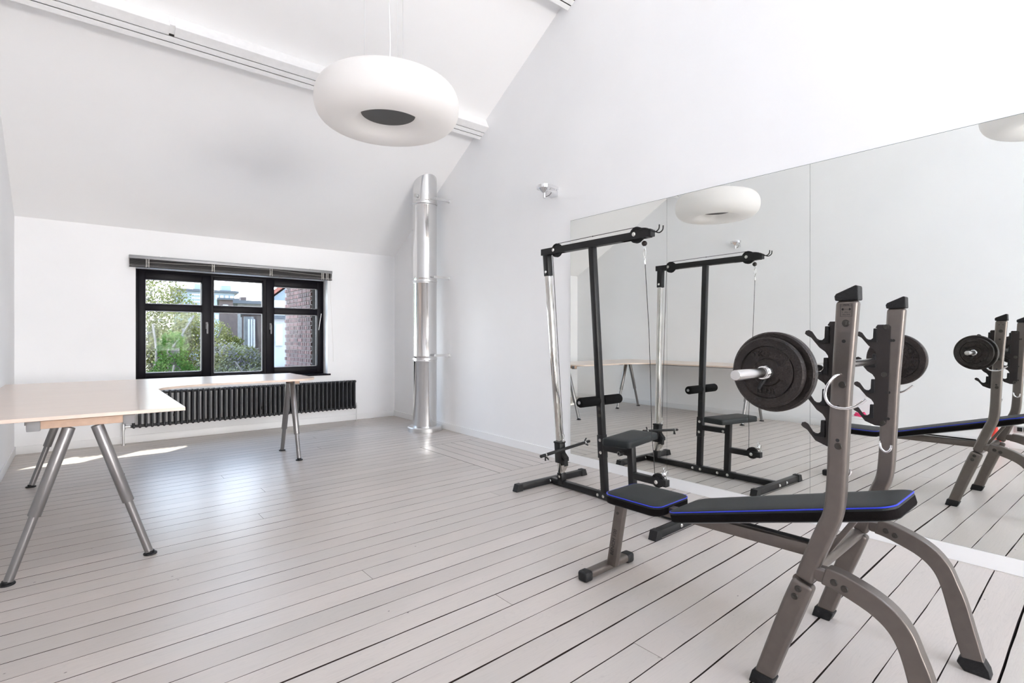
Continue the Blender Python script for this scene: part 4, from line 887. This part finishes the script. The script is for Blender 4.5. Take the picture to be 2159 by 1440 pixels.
t = house('grey_flat_roofed_house', 'grey rendered house with a flat dark roof behind the trees', 4.62, 7.2, 22, 28, -8, 2.62, 'greyrender', 0.12, over=0.2)
build(B().span((5.1, 21.96, 1.4), (5.45, 22, 2.1)), 'window', 'whiterender', t, smooth=False)
build(B().span((4.95, 23, 2.74), (5.15, 23.3, 2.95)), 'chimney', 'brownbrick', t, smooth=False)
t = house('brown_rear_house', 'brown brick house with a tall white bay window behind the middle pane', 3.9, 5.4, 18, 20.5, -8, 2.05, 'brownbrick', 0.06, over=0.05)
build(B().span((3.95, 17.9, 0.9), (4.22, 18.0, 1.98)), 'wall_panel', 'greyrender', t, smooth=False)
for k in range(3): build(B().span((4.05 + k * 0.075, 17.86, 1.0), (4.10 + k * 0.075, 17.9, 1.9)), 'window_post', 'whiterender', t, smooth=False)
t = thing('red_roofed_house', (4.2, 14.5, -8), 'white house with a steep red tiled roof seen over the brick wall', 'building')
build(block(3.72, 5.5, 14, 17, -8, 2.27), 'wall', 'whiterender', t, smooth=False)
build(B().prism([(3.66, 2.28), (4.45, 2.92), (5.3, 2.28)], lambda a, c, d: (a + (d - 14) * 0.27, d, c), 14.2, 17), 'gable', 'blockgrey', t, smooth=False)
build(B().prism([(3.55, 2.24), (4.45, 2.98), (5.4, 2.24), (5.4, 2.32), (4.45, 3.10), (3.55, 2.34)], lambda a, c, d: (a + (d - 14) * 0.27, d, c), 14.0, 17.2), 'roof', 'redtile', t, smooth=False)
build(B().prism([(3.55, 2.35), (4.45, 3.11), (4.43, 3.13), (3.53, 2.37)], lambda a, c, d: (a + (d - 14) * 0.27, d, c), 14.6, 15.0), 'skylight', 'winglass', t, smooth=False)
t = thing('white_extension', (3.35, 12.4, -8), 'low white extension with a flat roof below the red roof', 'building')
build(block(3.10, 4.8, 12, 13.6, -8, 1.72), 'wall', 'whiterender', t, smooth=False); build(block(3.05, 4.85, 11.9, 13.7, 1.72, 1.80), 'roof', 'roofdark', t, smooth=False)
build(B().span((3.26, 11.95, 1.15), (3.40, 12, 1.62)), 'door', 'winglass', t, smooth=False)
build(block(2.9, 4.8, 9.95, 11.7, -8, 0.75), 'annex', 'zinc', t, smooth=False)
t = thing('zinc_flat_roof', (1.9, 9.3, -8), 'pale flat roof just below the window sill', 'roof')
build(B().span((0.2, 8.46, -8), (2.79, 10.4, 0.60)), 'roof_slab', 'zinc', t, smooth=False)
build(B().span((-45, 8.6, -8.2), (70, 95, -8)), 'ground', 'ground', smooth=False, kind='structure')
# ------------------------------------------------------------------ trees
def leaves(blobs, n, size, m, name, parent):
    vs = []; fs = []; rnd = random.Random(int(n * 7 + size * 1000))
    tot = sum(b_[3] ** 2 for b_ in blobs)
    for (cx, cy, cz, r, *sc) in blobs:
        sz = sc[0] if sc else 1.0
        for _ in range(int(n * r * r / tot)):
            while True:
                p = Vector((rnd.uniform(-1, 1), rnd.uniform(-1, 1), rnd.uniform(-1, 1)))
                if 0.25 < p.length < 1: break
            p = p.normalized() * (p.length ** 0.5) * r * (0.86 + 0.28 * rnd.random())
            c = Vector((cx + p.x, cy + p.y, cz + p.z * sz)); s = size * rnd.uniform(0.6, 1.3)
            a = Vector((rnd.uniform(-1, 1), rnd.uniform(-1, 1), rnd.uniform(-1, 1))).normalized(); d = a.orthogonal().normalized(); e = a.cross(d)
            i = len(vs); vs += [c - d * s * 0.5, c - e * s * 0.28, c + d * s * 0.5, c + e * s * 0.28]; fs.append((i, i + 1, i + 2, i + 3))
    off = ORG[parent]; me = bpy.data.meshes.new(name); me.from_pydata([v - off for v in vs], [], fs); me.materials.append(M[m])
    o = bpy.data.objects.new(name, me); COL.objects.link(o); o.parent = parent; o['kind'] = 'stuff'; return o
def tree(name, label, base, blobs, sets, limbs):
    t = thing(name, base, label, 'tree')
    q = B(); b0 = Vector(base); topc = Vector(blobs[0][:3])
    q.sweep(crom([b0, b0.lerp(topc, 0.5) + Vv(0.2, 0.1, 0), topc], 4), 0.11, 8); build(q, 'trunk', 'bark', t)
    for l in limbs: build(B().sweep(crom([Vector(p) for p in l[1:]], 4), l[0], 7), 'branch', 'bark', t)
    for n, size, m in sets: leaves(blobs, n, size, m, 'foliage', t)
tree('broadleaf_tree', 'tall yellow green spring tree filling the left window pane', (1.0, 14.0, -8), [(1.25, 14, 1.55, 0.95), (0.9, 14.3, 0.8, 1.1), (1.9, 14.1, 0.85, 0.80), (1.72, 14, 1.6, 0.55), (1.2, 14, 0.1, 1.1), (2.2, 14.2, 1.45, 0.28), (1.35, 14, 2.3, 0.5)],
     [(26000, 0.060, 'leafyellow'), (7000, 0.06, 'leafpale')], [(0.022, (1.0, 13.2, -1.0), (1.05, 13.0, 0.2), (1.2, 12.9, 0.9), (1.15, 13, 1.6)), (0.018, (1.1, 13.0, 0.2), (1.35, 12.85, 0.9), (1.6, 12.9, 1.3), (1.9, 13.1, 1.8)), (0.016, (1.3, 12.8, 0.3), (1.4, 12.7, 0.7), (1.45, 12.8, 1.1))])
tree('green_tree', 'fresh green bushy tree low in the left window pane', (1.4, 12.2, -8), [(1.42, 12.3, 1.10, 0.26, 1.3), (1.40, 12.2, 0.65, 0.34), (1.65, 12.2, 0.35, 0.4), (1.15, 12.2, 0.3, 0.4)],
     [(7000, 0.055, 'leafgreen')], [(0.014, (1.25, 11.9, -0.8), (1.3, 11.8, 0.2), (1.38, 11.8, 0.8))])
tree('blossoming_shrub', 'pale blossoming tree low in the middle window pane', (2.6, 13.4, -8), [(2.55, 13.4, 0.65, 0.55), (3.0, 13.6, 0.60, 0.50), (2.3, 13.0, 0.1, 0.6), (2.9, 13.0, 0.1, 0.6), (3.3, 13.5, 0.35, 0.5)],
     [(14000, 0.055, 'leafpale'), (8000, 0.055, 'leafyellow')], [(0.018, (2.9, 12.9, -0.4), (2.8, 12.6, 0.4), (2.6, 12.6, 0.8))])
tree('yellow_green_tree', 'small yellow green tree at the left of the middle window pane', (2.35, 15.6, -8), [(2.72, 15.6, 1.35, 0.42), (2.95, 15.8, 0.95, 0.45), (3.25, 15.8, 1.15, 0.22), (2.4, 15.5, 0.8, 0.5), (3.5, 15.6, 0.8, 0.3)],
     [(7000, 0.062, 'leafyellow')], [(0.014, (2.6, 15.2, -1), (2.65, 15.2, 0.9), (2.85, 15.3, 1.6))])
